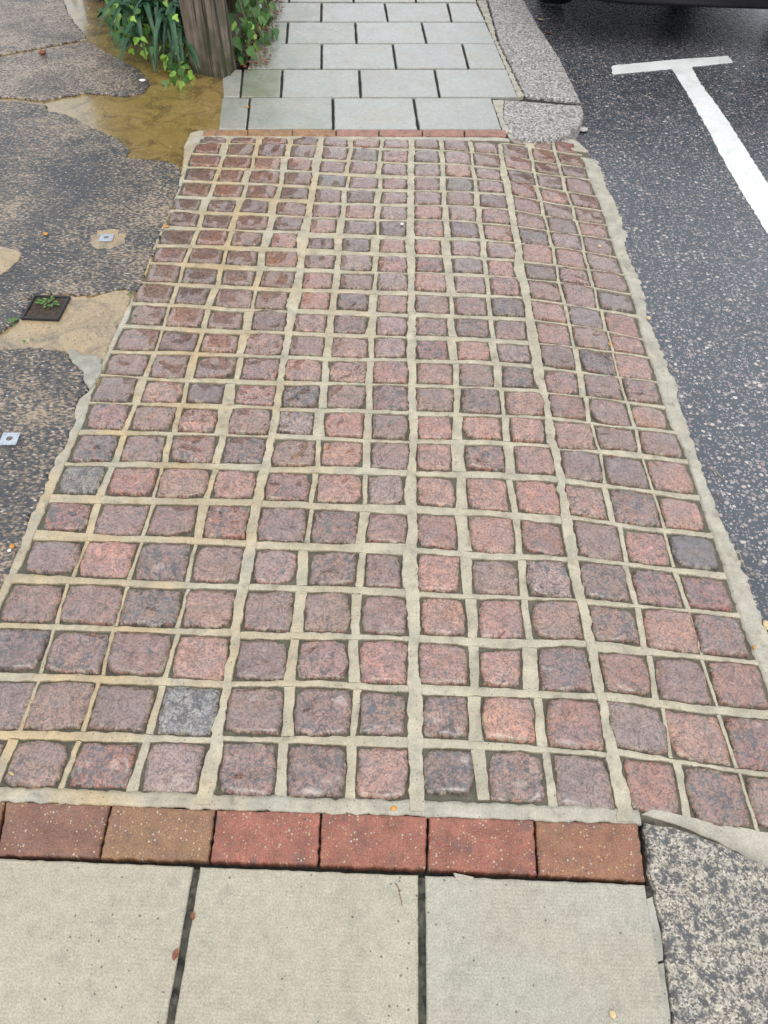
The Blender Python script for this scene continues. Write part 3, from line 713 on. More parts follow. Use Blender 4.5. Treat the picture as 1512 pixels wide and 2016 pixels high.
edging2 = tag(slab('brick_edging', [P(398, 253), P(1000, 254), P(1001, 271), P(392, 270)], -.012, .05, M['joint'], bevel=.001), kind='structure')
fx = [400, 488, 576, 661.5, 746, 831.5, 914.5, 998]
for i in range(7):
    g = 1.0
    pts = densify([P(fx[i]+g-1.5*(i < 3), 266.5), P(fx[i+1]-g, 267.5), P(fx[i+1]-g, 255.5), P(fx[i]+g, 254.5)], .02, .0008)
    slab('brick', pts, random.uniform(-.001, .001), .045, M['brick'], edging2, .004, ((.33, .16, .125) if i > 2 else (.30, .16, .075))+(.1,))  # left three browner: the post's reflection painted into their tint

# ------------------------------------------------------------------ near pavement
pav = tag(slab('pavement', [(-1.75, -1.6), (.56, -1.6), P(1285, 1742), P(-300, 1684), (-1.75, .40)], -.007, .05, M['joint_fill'], bevel=.001), kind='structure')
edgeL = lambda y: (bw[0].y+(bw[-1].y-bw[0].y))
def yb(x): return bw[0].y+(bw[-1].y-bw[0].y)*(x-bw[0].x)/(bw[-1].x-bw[0].x)-.006
xs = [(-1.55, -1.145), (-1.135, -.725), (-.714, -.3255), (-.3125, .0835), (.0965, .4945)]
tn = [(1, 1, 1, .1), (.97, .98, 1, .1), (1.02, .99, .95, .05), (1.0, .99, .95, .06), (.96, .98, 1.0, .06)]
def near_slab(x0, x1, y0, top, t, xt0=None, xt1=None):
    pts = [(x0, y0), (x1, y0), (xt1 if xt1 is not None else x1, top(x1)), (xt0 if xt0 is not None else x0, top(x0))]
    return slab('paving_slab', densify(pts, .012, .0009, fr=60), random.uniform(-.002, .0005), .05, M['slab_near'], pav, .004, t)
for (x0, x1), t in zip(xs, tn): near_slab(x0, x1, -.16, yb, t)
for k in range(2):
    for i in range(5):
        x0 = -1.75+.41*i+(.2 if k == 0 else 0.)
        near_slab(max(-1.6, x0), min(x0+.398, .485-.03*k), -.78-.62*k, lambda x, k=k: -.172-.62*k, (1, 1, 1, .08))
# cement flake broken off the slab edge, and slivers of mortar against the kerb
slab('mortar_repair', densify([P(*q) for q in [(893,1718),(912,1722),(934,1727),(931,1737),(922,1744),(912,1740),(900,1733)]], .006, .001), .0012, .01, M['slab_near'], pav, .0012)
slab('mortar_repair', densify([P(*q) for q in [(1273,1768),(1286,1765),(1303,1845),(1306,1890),(1293,1893),(1280,1810)]], .01, .0015), -.001, .02, M['repair'], pav, .001)
slab('mortar_repair', densify([P(*q) for q in [(1295,1897),(1307,1895),(1318,1980),(1322,2030),(1309,2030),(1303,1950)]], .01, .0015), -.001, .02, M['repair'], pav, .001)

# ------------------------------------------------------------------ far pavement
rows = [  # y near, y far, joints as (x at far edge, x at near edge), greenness of each slab (moss, and the hedge's reflection painted in)
 (254, 192, [(438,430),(492,486),(655,656),(814,824),(967,987)], [.35,.30,.05,0,0]),
 (190.5, 136, [(437,440),(478,473),(556,553),(707,710),(855.5,865.5),(997,1019)], [.3,.95,.22,0,0,0]),
 (134.5, 86, [(500,488),(633,633),(773,780),(910,922.5),(975,995)], [.35,.05,0,.12]),
 (84.5, 43, [(518,512),(567,564),(699,702),(830,839.5),(955,975)], [.75,.25,0,0]),
 (41.5, 5, [(532,522),(633,632),(757,763.5),(881,889),(938,955)], [.5,.05,0,.1]),
 (3.5, -30, [(545,536),(571,569),(695,696),(815,819),(922,938)], [.4,.2,0,0]),
 (-31.5, -62, [(555,546),(637,635),(752,755),(866,871),(906,921)], [.4,.1,0,.1]),
 (-63.5, -92, [(565,556),(694,694),(802,806),(891,906)], [.3,.1,0]),
]
fpav = tag(slab('pavement', [P(438, 255), P(992, 255), P(960, 45), P(895, -200), P(560, -200), P(520, 40), P(492, 134), P(442, 140), P(441, 192)], -.013, .05, M['joint'], bevel=.001), kind='structure')
for (yn, yf, js, gr) in rows:
    for (j0, j1, g) in zip(js, js[1:], gr):
        gap = 2.3*(260+yn*.4+100)/460 if yn > 0 else 1.4
        l = 0 if j0 is js[0] else gap; r_ = 0 if j1 is js[-1] else gap
        pts = [P(j0[1]+l, yn-.6), P(j1[1]-r_, yn-.6), P(j1[0]-r_, yf+.4), P(j0[0]+l, yf+.4)]
        t = random.uniform(.95, 1.05)
        slab('paving_slab', densify(pts, .05, .0015, fr=20), random.uniform(-.002, .001), .05, M['slab_far'] if True else None, fpav, .004, (t, t, t, g))
# continues away as one strip of the same paving, beyond the frame
slab('paving_strip', [P(565, -96), P(890, -96), (.0, 12), (-2.2, 12)], -.001, .05, M['slab_far'], fpav, .004, (1, 1, 1, .1))

# ------------------------------------------------------------------ kerbs
kerb = tag(slab('kerb', [P(*q) for q in [(938,0),(975,87),(997,136),(1019,190),(967,192),(987,255),(1003,262),(1040,268),(1120,255),(1140,215),(1136,190),(1098,112),(1058,53),(1028,2)]], -.018, .10, M['joint'], bevel=.003), kind='structure')
def pk(L): return [P(*q) for q in L]
slab('kerb_stone', densify(pk([(961,-2),(983,81),(1009,134),(1034,187),(1143,197.5),(1102,113),(1062,53),(1031,-2)]), .016, .002), 0.0, .14, M['kerb_far'], kerb, .010)
slab('kerb_stone', densify(pk([(957,-6),(1028,-5),(985,-72),(915,-140),(868,-205),(835,-205),(905,-85)]), .03, .004), 0.0, .14, M['kerb_far'], kerb, .010)
slab('kerb_stone', densify(pk([(993,196),(1020,197),(1040,199),(1145,207),(1150,218),(1149,229),(1141,245),(1128,255),(1110,263),(1086,270),(1062,274.5),(1038,274.5),(1018,270.5),(1001,259),(989,227)]), .012, .0012), 0.0, .14, M['kerb_far'], kerb, .011)
slab('mortar_joint', densify(pk([(940,0),(976,87),(997,136),(1019,190),(1031,188),(1006,136),(980,83),(957,0)]), .012, .006), -.001, .05, M['haunch'], kerb, .002)
slab('mortar_joint', densify(pk([(969,196),(988,252),(998,262),(1003,258),(991,232),(990,212),(992,197)]), .012, .003), -.001, .05, M['haunch'], kerb, .002)
kerb2 = tag(slab('kerb', [P(1290, 1640), P(1420, 1672), (1.0, .36), (.95, -1.6), (.55, -1.6), P(1318, 2016)], -.02, .10, M['joint'], bevel=.003), kind='structure')
slab('kerb_stone', densify([P(*q) for q in [(1269,1616),(1279,1716),(1296,1811),(1319,1980),(1327,2060),(1338,2160)]]+[(.51, -.30), (.93, -.30), (.93, .26)]+[P(*q) for q in [(1590,1760),(1512,1703),(1474,1683),(1406,1653),(1325,1624)]], .015, .004), .002, .16, M['kerb_near'], kerb2, .012)
slab('kerb_stone', densify([(.51, -1.6), (.93, -1.6), (.93, -.315), (.51, -.315)], .03, .003), .002, .16, M['kerb_near'], kerb2, .012)

# ------------------------------------------------------------------ painted parking bay line
def pr(L): return [P(x, y, ROAD_Z) for (x, y) in L]
T = pr([(1203,132),(1207,146),(1323,135),(1357,190),(1398,263),(1434,332),(1467,389),(1513,462),(1640,690),(1760,905),(1860,905),(1690,640),(1513,364),(1467,291),(1426,227),(1378,162),(1361,131),(1443,122.5),(1434,110),(1330,117),(1205,129)])
slab('road_marking', densify(T, .02, .004, fr=60), ROAD_Z+.0005, .003, M['paint'], road, .001)

# ------------------------------------------------------------------ driveway
dl = [q for q in Lw]
drive = tag(slab('driveway', densify([(-6, -2.2), (-1.76, -2.2), (-1.76, .40), (Lw[-1].x-.02, Lw[-1].y)]+[(q.x+.02, q.y) for q in reversed(Lw)]+[P(442,252), P(442,205), P(442,180), P(449,160), P(400, 60), (-1.5, 9), (-6, 9)], .03, .003), -.006, .08, M['wetcon'], bevel=.002), kind='structure')
def px(L): return [P(*q) for q in L]
def patch(name, L, mat, h, jit=.006, bev=.005):
    return slab(name, densify(L, .014, jit, fr=45), h, .014, mat, drive, bev)
patch('asphalt_patch', [(-6, 8.5), (-2.6, 8.5)]+px([(95,-60),(126,0),(133,26),(156,56),(172,77),(120,86),(60,97),(0,108),(-160,140)])+[(-6, 4.0)], M['drive_a'], .002)
patch('asphalt_patch', px([(-200,150),(0,113),(60,102),(120,91),(176,82),(204,100),(240,118),(274,137),(296,163),(285,181),(252,189),(210,186),(170,183),(126,189),(85,198),(40,193),(0,190),(-200,190)]), M['drive_a'], .003)
rim = [q for q in Lw if P(0,326).y-.6 < q.y < P(0,322).y+.12]
rimpts = [(q.x+.004, q.y) for q in Lw if P(262,580).y < q.y < P(356,322).y]
patch('asphalt_patch', px([(-300,190),(0,198),(45,201),(90,206),(93,218),(130,226),(185,252),(237,274),(255,296),(250,311),(333,317),(352,326)])+rimpts+px([(262,577),(247,566),(210,574),(175,581),(141,579),(87,575),(62,580),(44,621),(26,639),(0,656),(-300,700)]), M['drive_c'], .001, .008)
lowpts = [(q.x+.004, q.y) for q in Lw if q.y < P(200,772).y]
patch('asphalt_patch', [(-5.5, -1.8), (-1.8, -1.8), (-1.8, .38), (Lw[-1].x-.01, .42)]+list(reversed(lowpts))+px([(172,769),(166,752),(163,729),(145,716),(129,697),(116,691),(81,685),(58,683),(0,690),(-400,720)])+[(-5.5, 1.6)], M['drive_c'], .0015, .008)
sandrim = [(q.x+.004, q.y) for q in Lw if P(204,712).y < q.y < P(262,575).y]
patch('concrete_patch', px([(-300,712),(-300,700),(0,658),(26,641),(44,623),(62,582),(87,577),(141,581),(175,583),(210,576),(247,568),(258,578)])+sandrim+px([(201,709),(186,700),(163,703),(131,693),(116,689),(81,683),(58,681),(0,688)]), M['sandcon'], -.001, .012)
patch('concrete_patch', px([(-160,478),(0,485),(32,492),(44,499),(38,514),(18,530),(0,543),(-160,600)]), M['sandcon'], .004, .003)
patch('concrete_patch', px([(176,468),(190,455),(212,450),(238,452),(251,464),(246,480),(225,490),(196,492),(178,483)]), M['sandcon'], .0012, .012)
patch('concrete_patch', px([(-40,850),(0,842),(42,845),(56,862),(45,884),(20,898),(-40,900)]), M['sandcon'], .0012, .012)
patch('mortar_repair', px([(129,694),(138,689),(148,689),(158,694),(164,702),(186,700),(200,708),(203,720),(198,738),(188,755),(176,768),(170,760),(164,748),(162,730),(152,721),(144,714),(136,704)]), M['repair'], .005, .004)

# ================================================================== THINGS
# ------------------------------------------------------------------ drain frame
def box(V, Fc, x0, x1, y0, y1, z0, z1):
    b = len(V)
    V += [(x0, y0, z0), (x1, y0, z0), (x1, y1, z0), (x0, y1, z0), (x0, y0, z1), (x1, y0, z1), (x1, y1, z1), (x0, y1, z1)]
    Fc += [tuple(b+i for i in f) for f in ((0, 3, 2, 1), (4, 5, 6, 7), (0, 1, 5, 4), (1, 2, 6, 5), (2, 3, 7, 6), (3, 0, 4, 7))]
def bevelled(name, V, Fc, mat, parent, loc, w=.002, seg=2, rot=None):
    me = mesh(name, V, Fc, mat); bm = bmesh.new(); bm.from_mesh(me)
    bmesh.ops.bevel(bm, geom=bm.edges[:], offset=w, segments=seg, affect='EDGES', profile=.6); bm.to_mesh(me); bm.free()
    o = link(name, me, parent, loc)
    if rot: o.rotation_euler = rot
    return o
dq = [P(44, 630), P(116, 633), P(141, 585), P(65, 585)]
dc = sum(dq, Vector())/4
hw = ((dq[1]-dq[0]).length+(dq[2]-dq[3]).length)/4; hh = ((dq[3]-dq[0]).length+(dq[2]-dq[1]).length)/4
ang = math.atan2(dq[1].y-dq[0].y, dq[1].x-dq[0].x)
dr = empty('drain_frame', (dc.x, dc.y, 0), ang); tag(dr, 'square black open drain frame with weeds growing in it', 'drain')
def dl_(x, y, z): c_, s_ = math.cos(ang), math.sin(ang); return (dc.x+x*c_-y*s_, dc.y+x*s_+y*c_, z)
for (x0, x1, y0, y1) in ((-hw, hw, -hh, -hh+.009), (-hw, hw, hh-.009, hh), (-hw, -hw+.009, -hh+.0085, hh-.0085), (hw-.009, hw, -hh+.0085, hh-.0085)):
    V, Fc = [], []; box(V, Fc, x0, x1, y0, y1, -.02, .009); bevelled('frame_bar', V, Fc, M['iron'], dr, (dc.x, dc.y, 0), .002)
V, Fc = [], []; NG = 14
for j in range(NG+1):
    for i in range(NG+1):
        x, y = -hw+2*hw*i/NG, -hh+2*hh*j/NG; V.append((x, y, .0035+.004*nz(x*60, y*60, 2)))
link('silt', mesh('silt', V, [(j*(NG+1)+i, j*(NG+1)+i+1, (j+1)*(NG+1)+i+1, (j+1)*(NG+1)+i) for j in range(NG) for i in range(NG)], M['soil'], True), dr, (dc.x, dc.y, 0))

# ------------------------------------------------------------------ bolt plates
def disc(V, Fc, cx, cy, z0, z1, r, n=16):
    b = len(V)
    for z in (z0, z1):
        for i in range(n): V.append((cx+r*math.cos(i*2*math.pi/n), cy+r*math.sin(i*2*math.pi/n), z))
    for i in range(n): j = (i+1) % n; Fc.append((b+i, b+j, b+n+j, b+n+i))
    Fc.append(tuple(b+n+i for i in range(n)))
def plate(pxy, size, rz, label):
    c = P(*pxy); c.z = .0025
    e = empty('bolt_plate', c, rz); tag(e, label, 'metal plate', 'bolt plates set in the drive')
    h = size/2; n = 24; V = []; Fc = []
    outer = []; inner = []
    for i in range(n):
        a = i*2*math.pi/n; k = 1/max(abs(math.cos(a)), abs(math.sin(a)))
        outer.append((h*k*math.cos(a), h*k*math.sin(a))); inner.append((.0085*math.cos(a), .0085*math.sin(a)))
    for z, ring in ((.0, outer), (.0028, outer), (.0032, [(x*.97, y*.97) for x, y in outer]), (.0032, inner), (-.006, inner)):
        for (x, y) in ring: V.append((x, y, z))
    for k in range(4):
        for i in range(n): j = (i+1) % n; Fc.append((k*n+i, k*n+j, (k+1)*n+j, (k+1)*n+i))
    link('plate', mesh('plate', V, Fc, M['steel']), e, c)
    V, Fc = [], []; disc(V, Fc, 0, 0, -.008, -.004, .010); link('bolt_hole', mesh('bolt_hole', V, Fc, M['hole']), e, c)
    for sx in (-1, 1):
        for sy in (-1, 1):
            V, Fc = [], []; disc(V, Fc, sx*h*.72, sy*h*.72, .003, .0048, .0042, 12); disc(V, Fc, sx*h*.72, sy*h*.72, .0048, .0054, .0028, 12)
            link('screw', mesh('screw', V, Fc, M['screw']), e, c)
plate((210, 470), .047, R(4), 'small steel bolt plate with round hole in pale patch, farther from the viewer')
plate((20, 866), .046, R(3), 'small steel bolt plate with round hole and screws at the left photo edge')

# ------------------------------------------------------------------ leaves
def leaf_mesh(name, outline, mat, fold=.25, curl=.3):
    V = [(0, 0, 0)]; ys = [p[1] for p in outline]; L = max(ys)
    mid = [(0, L*k/4, -curl*L*(k/4)**2*.5) for k in range(1, 5)]
    right = [(x, y, fold*abs(x)-curl*L*(y/L)**2*.5 if y > 0 else fold*abs(x)) for (x, y) in outline]
    V += mid; b = len(V); V += right; n = len(right); V += [(-x, y, z) for (x, y, z) in right]
    Fc = []
    def near(y): return min(range(5), key=lambda k: abs(L*k/4-y))
    for off, flip in ((b, False), (b+n, True)):
        prev = 0
        for i in range(n-1):
            k = near(outline[i][1]); k2 = near(outline[i+1][1]); k2 = max(k2, k)
            f = [off+i, off+i+1, k] if k2 == k else [off+i, off+i+1, k2, k]
            Fc.append(tuple(f[::-1] if flip else f))
    me = mesh(name, V, Fc, mat, True); return me
ivy_out = [(.012, -.12), (.22, -.16), (.42, .02), (.52, .22), (.34, .36), (.22, .46), (.20, .66), (.10, .86), (.0, 1.0)]
ivy_out2 = [(.012, -.08), (.18, -.12), (.36, .05), (.36, .24), (.27, .42), (.18, .62), (.09, .82), (.0, 1.0)]
ivy_me = [leaf_mesh('ivy_leaf', o_, M['ivy'], .2, .35) for o_ in (ivy_out, ivy_out2)]
ivyn_me = [leaf_mesh('young_ivy_leaf', o_, M['ivy_new'], .2, .3) for o_ in (ivy_out, ivy_out2)]
weed_me = leaf_mesh('weed_leaf', [(.01, 0), (.16, .18), (.25, .42), (.22, .66), (.12, .86), (0, 1)], M['weed'], .2, .5)
def put_leaf(parent, me, loc, direction, up, size, name='leaf'):
    o = bpy.data.objects.new(name, me); col.objects.link(o); o.parent = parent
    d = Vector(direction).normalized(); u = Vector(up); u = (u-d*u.dot(d)).normalized(); x = d.cross(u)
    mm = Matrix((x, d, u)).transposed().to_4x4(); mm = Matrix.Translation(Vector(loc)-parent.location) @ mm @ Matrix.Diagonal((size, size, size, 1))
    o.matrix_local = mm; return o
def tube(name, pts, rad, mat, parent, n=5):
    V = []; Fc = []; pts = [Vector(p) for p in pts]
    for i, p in enumerate(pts):
        d = (pts[min(len(pts)-1, i+1)]-pts[max(0, i-1)]).normalized(); a = d.orthogonal().normalized(); b = d.cross(a); r_ = rad*(1-.6*i/len(pts))
        for k in range(n): t = k*2*math.pi/n; V.append(tuple(p+a*math.cos(t)*r_+b*math.sin(t)*r_))
    for i in range(len(pts)-1):
        for k in range(n): Fc.append((i*n+k, i*n+(k+1) % n, (i+1)*n+(k+1) % n, (i+1)*n+k))
    Fc.append(tuple(range(n))[::-1]); Fc.append(tuple((len(pts)-1)*n+k for k in range(n)))
    return link(name, mesh(name, V, Fc, mat, True), parent)

# weeds
def weed(pxy, z, n, size, label, spread=.03, mats=None):
    c = P(*pxy); c.z = z; e = empty('weed', c); tag(e, label, 'weed')
    rn = random.Random(int(pxy[0]*7+pxy[1]))
    for i in range(n):
        a = rn.uniform(0, 6.28); rr = rn.uniform(0, spread)
        put_leaf(e, weed_me, c+Vector((rr*math.cos(a), rr*math.sin(a), rn.uniform(0, size*.6))), (math.cos(a), math.sin(a), rn.uniform(.1, .9)), (0, 0, 1), size*rn.uniform(.6, 1.1))
weed((97, 602), .008, 16, .020, 'leafy green weed sprouting inside the drain frame', .022)
weed((23, 638), .003, 9, .016, 'small green weed beside the near left corner of the drain frame', .014)
weed((57, 676), .003, 7, .012, 'tiny green weed in the crack below the drain frame', .012)
weed((256, 583), .002, 5, .012, 'tiny weed at the edge of setts above the concrete by the drain', .008)

# ------------------------------------------------------------------ gate post
b0, b1 = P(376, 141), P(441, 154)
fx_ = (b1-b0).normalized(); bk = Vector((-fx_.y, fx_.x, 0)); 
if bk.y < 0: bk = -bk
wid = (b1-b0).length
pc = (b0+b1)/2+bk*.09
post = tag(empty('gate_post', (pc.x, pc.y, 0)), 'thick weathered grey-brown timber post with green algae at its foot', 'post')
def timber(name, corner, ax, ay, w, d, h, mat, parent, lean=(0, 0), seed=0., top=1.):
    V = []; Fc = []; ring = []
    nW, nD = 14, 8
    per = [(i/nW, 0) for i in range(nW)]+[(1, j/nD) for j in range(nD)]+[(1-i/nW, 1) for i in range(nW)]+[(0, 1-j/nD) for j in range(nD)]
    n = len(per); NZ = 26
    for k in range(NZ+1):
        z = -.03+(h+.03)*k/NZ
        for (u, v) in per:
            ch = .0
            uu, vv = u, v
            cr = .02*(1 if (u in (0, 1) and v in (0, 1)) else 0)
            uu = uu*(1-2*cr)+cr; vv = vv*(1-2*cr)+cr
            g = .010*nz(u*9+seed, v*9, z*.7)+.006*nz(u*26+seed, v*26, z*1.2)
            rot = max(0, 1-z/.12)*.012*nz(u*12, v*12, seed+4)
            p = corner+ax*(uu*w)+ay*(vv*d)
            cn = corner+ax*(w/2)+ay*(d/2); out = (p-cn); out.z = 0
            s_ = 1-(1-top)*k/NZ
            p = cn+out*s_+out.normalized()*(g+rot); p.x += lean[0]*z; p.y += lean[1]*z
            V.append((p.x, p.y, z+(.02*nz(u*7, v*7, seed) if k == NZ else 0)))
    for k in range(NZ):
        for i in range(n): j = (i+1) % n; Fc.append((k*n+i, k*n+j, (k+1)*n+j, (k+1)*n+i))
    Fc.append(tuple(NZ*n+i for i in range(n)))
    return link(name, mesh(name, V, Fc, mat, False), parent)
timber('post_timber', b0, fx_, bk, wid, .13, 1.65, M['post'], post, (-.03, .0), 3.)
# splits in the front face: thin dark slivers of shadowed timber are carved by the material; two battens nailed behind
q0 = P(322, 62)
fboard = tag(empty('fence_board', (q0.x, q0.y+.1, 0)), 'dark red-brown timber upright behind the strap-leaved plant, left of the thick post', 'board')
timber('board_timber', Vector((q0.x-.02, q0.y+.06, 0)), Vector((.97, -.24, 0)), Vector((.24, .97, 0)), .12, .05, 1.6, M['board'], fboard, (0, 0), 8.)
# fence with ivy running on behind, away from the viewer
fen = tag(empty('timber_fence', (-1.05, 6.2, 0)), 'brown close-boarded timber fence behind the ivy, beyond the thick post', 'fence')
for k in range(26):
    y0 = 4.75+k*.125; xo = -.90-(y0-4.7)*.10
    timber('fence_plank', Vector((xo, y0, 0)), Vector((-.1, .995, 0)), Vector((-.995, -.1, 0)), .122, .02, 1.6+.01*(k % 3), M['board'], fen, seed=k*2.)

# ------------------------------------------------------------------ soil by the post, leaf litter
sp = [P(*q) for q in [(452,150),(470,128),(497,92),(508,60),(520,20),(533,-40)]]+[Vector((-.75, 6.5, 0)), Vector((-.95, 6.5, 0))]+[P(*q) for q in [(455,-20),(440,60),(446,120)]]
soil = tag(slab('soil_bed', densify(sp, .03, .012), .004, .03, M['soil'], bevel=.006), kind='structure')
LV, LF = [], []
rn = random.Random(4)
for i in range(420):
    t = rn.random(); y = 4.0+1.4*t; x = -.80-.03*t+rn.uniform(0, .17)
    a = rn.uniform(0, 6.28); s_ = rn.uniform(.006, .016); b = len(LV); z = .006+rn.uniform(0, .012)
    for (u, v, w) in ((1, 0, 0), (0, .5, .2), (-1, 0, 0), (0, -.5, .15)):
        LV.append((x+s_*(u*math.cos(a)-v*math.sin(a)), y+s_*(u*math.sin(a)+v*math.cos(a)), z+w*s_*2))
    LF.append((b, b+1, b+2, b+3))
tag(link('leaf_litter', mesh('leaf_litter', LV, LF, M['brown_leaf'])), 'brown leaf litter on the soil beside the ivy', 'leaf litter', kind='stuff')

# ------------------------------------------------------------------ strap-leaved plant
sc_ = P(338, 118)
plant = tag(empty('strap_leaf_plant', (sc_.x, sc_.y, 0)), 'clump of long drooping dark green strap leaves at the foot of the post', 'plant')
rn = random.Random(11)
def strap(root, az, reach, lift, w, roll):
    V = []; Fc = []; n = 9
    d = Vector((math.cos(az), math.sin(az), 0)); sd_ = Vector((-d.y, d.x, 0))
    for k in range(n+1):
        t = k/n
        p = d*(reach*(t**1.05))+Vector((0, 0, lift*(4*t*(1-t))**.8*.9+.10*(1-t)*0+(.05*(1-t))))
        if t > .8: p.z = max(p.z, -.0)
        ww = w*math.sin(math.pi*min(1, (t*.88+.12)))**.7*(1 if t < .99 else .05)
        s2 = (sd_+Vector((0, 0, roll)))
        V += [tuple(p-s2*ww), tuple(p+Vector((0, 0, -ww*.5))), tuple(p+s2*ww)]
    for k in range(n):
        for j in range(2): a = k*3+j; Fc.append((a, a+1, a+4, a+3))
    o = link('leaf', mesh('strap_leaf', V, Fc, M['strap'], True), plant, root)
for i in range(85):
    az = rn.uniform(-math.pi, math.pi) if rn.random() < .3 else rn.gauss(-1.75, .85)
    rt = sc_+Vector((rn.uniform(-.15, .12), rn.uniform(-.03, .26), rn.uniform(0, .05)))
    strap(rt, az, rn.uniform(.12, .27), rn.uniform(.05, .24), rn.uniform(.009, .0155), rn.uniform(-.4, .4))

# ------------------------------------------------------------------ ivy
def ivy_plant(name, label, n, sampler, size, new=.15, seed=1, base=(0, 0, 0), cat='ivy'):
    e = tag(empty(name, base), label, cat); rn = random.Random(seed)
    for i in range(n):
        p, nrm = sampler(rn)
        d = Vector((rn.gauss(0, .5), rn.gauss(-.3, .5), rn.gauss(-.55, .4))); 
        put_leaf(e, rn.choice(ivyn_me if rn.random() < new else ivy_me), p, d, nrm+Vector((rn.gauss(0, .35), rn.gauss(0, .35), rn.gauss(0, .35))), size*rn.uniform(.55, 1.2))
    return e
def samp_right(rn):
    t = rn.random()**.8; y = 4.03+1.1*t; h = rn.uniform(0, .62)*min(1, .35+t*1.6)
    x = -.82-.05*t+(.185+.03*math.sin(y*9))*(1-h/.95)*rn.uniform(.2, 1.0)
    return Vector((x, y, .015+h)), Vector((.75, -.55, .5))
ivr = ivy_plant('ivy', 'glossy green ivy tumbling over the soil right of the thick post', 270, samp_right, .058, .10, 3, (-.75, 4.5, 0))
for k in range(7):
    y = 4.2+.16*k; tube('stem', [(-.86, y, .55), (-.80, y-.04, .40), (-.74, y-.08, .2), (-.68, y-.1, .05), (-.66, y-.2, .015)], .004, M['stem'], ivr)
def samp_left(rn):
    q = P(rn.uniform(216, 310), rn.uniform(18, 100)); h = rn.uniform(.0, .22)
    return Vector((q.x+rn.gauss(0, .02), q.y+rn.uniform(0, .25), .015+h)), Vector((-.3, -.7, .6))
ivl = ivy_plant('ivy', 'bushy green ivy behind the strap leaves at the top edge', 290, samp_left, .050, .12, 5, (-1.5, 4.8, 0))
def samp_new(rn):
    q = P(rn.gauss(352, 17), rn.gauss(143, 11)); return Vector((q.x, q.y, .012+rn.uniform(0, .07))), Vector((-.1, -.6, .8))
ivy_plant('ivy', 'bright young ivy sprig on the wet ochre concrete in front of the post', 42, samp_new, .042, .45, 8, tuple(P(352, 140)))
def samp_mid(rn):
    q = P(rn.uniform(255, 372), rn.uniform(40, 135)); return Vector((q.x, q.y-.05, .08+rn.uniform(0, .16))), Vector((-.1, -.7, .7))
ivy_plant('ivy', 'pale yellow-green ivy shoots climbing through the strap leaves', 95, samp_mid, .040, .45, 9, tuple(P(318, 70)))
# tall ivy-grown hedge along the fence, out of view above the frame: the wet stones mirror it
hed = tag(empty('ivy_hedge', (-1.3, 6.9, 0)), 'tall dense ivy hedge along the fence beyond the thick post', 'hedge')
def hx(y): return -.95-(y-4.8)*.10
V = []; Fc = []; NYh, NZh = 22, 16
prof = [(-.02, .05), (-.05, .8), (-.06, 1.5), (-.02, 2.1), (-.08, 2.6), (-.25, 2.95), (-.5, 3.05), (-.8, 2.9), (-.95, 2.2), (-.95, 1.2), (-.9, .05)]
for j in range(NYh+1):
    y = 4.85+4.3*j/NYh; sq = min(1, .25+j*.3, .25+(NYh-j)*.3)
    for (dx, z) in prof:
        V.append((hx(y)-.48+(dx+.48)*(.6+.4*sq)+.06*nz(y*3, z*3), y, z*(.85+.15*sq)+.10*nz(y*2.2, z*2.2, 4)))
n = len(prof)
for j in range(NYh):
    for i in range(n-1): Fc.append((j*n+i, (j+1)*n+i, (j+1)*n+i+1, j*n+i+1))
Fc.append(tuple(range(n))); Fc.append(tuple(NYh*n+i for i in range(n-1, -1, -1)))
core = mesh('sky_block_core', V, Fc, M['sky_block'], True)
link('sky_block_core', core, hed)  # solid dark core, added to block the sky behind the leaves
HV, HF = [], []; rn = random.Random(21)
for i in range(16000):
    f = Fc[rn.randrange(len(Fc)-2)] if rn.random() > .12 else Fc[-2]
    ws = [rn.random() for _ in f]; sw = sum(ws); p = sum((Vector(V[k])*w_ for k, w_ in zip(f, ws)), Vector())/sw
    cn = Vector((hx(p.y)-.5, p.y+(.3 if f is Fc[-2] else 0), min(p.z, 2.3))); nn = (p-cn).normalized()
    p = p+nn*rn.uniform(-.02, .09); s_ = rn.uniform(.06, .10)
    d = Vector((rn.gauss(.0, .4), rn.gauss(0, .5), rn.gauss(-.6, .3))).normalized(); nn = nn+Vector((rn.gauss(0, .4), rn.gauss(0, .4), rn.gauss(.2, .3))); nn = (nn-d*nn.dot(d)).normalized(); xx = d.cross(nn)
    b = len(HV)
    for (u, v) in ((0, 0), (.5, .2), (.25, .6), (0, 1), (-.25, .6), (-.5, .2)): HV.append(tuple(p+xx*u*s_+d*v*s_+nn*abs(u)*.25*s_))
    HF.append((b, b+1, b+2, b+3)); HF.append((b, b+3, b+4, b+5))
o = link('foliage', mesh('foliage', HV, HF, M['ivy'], True), hed); o['kind'] = 'stuff'

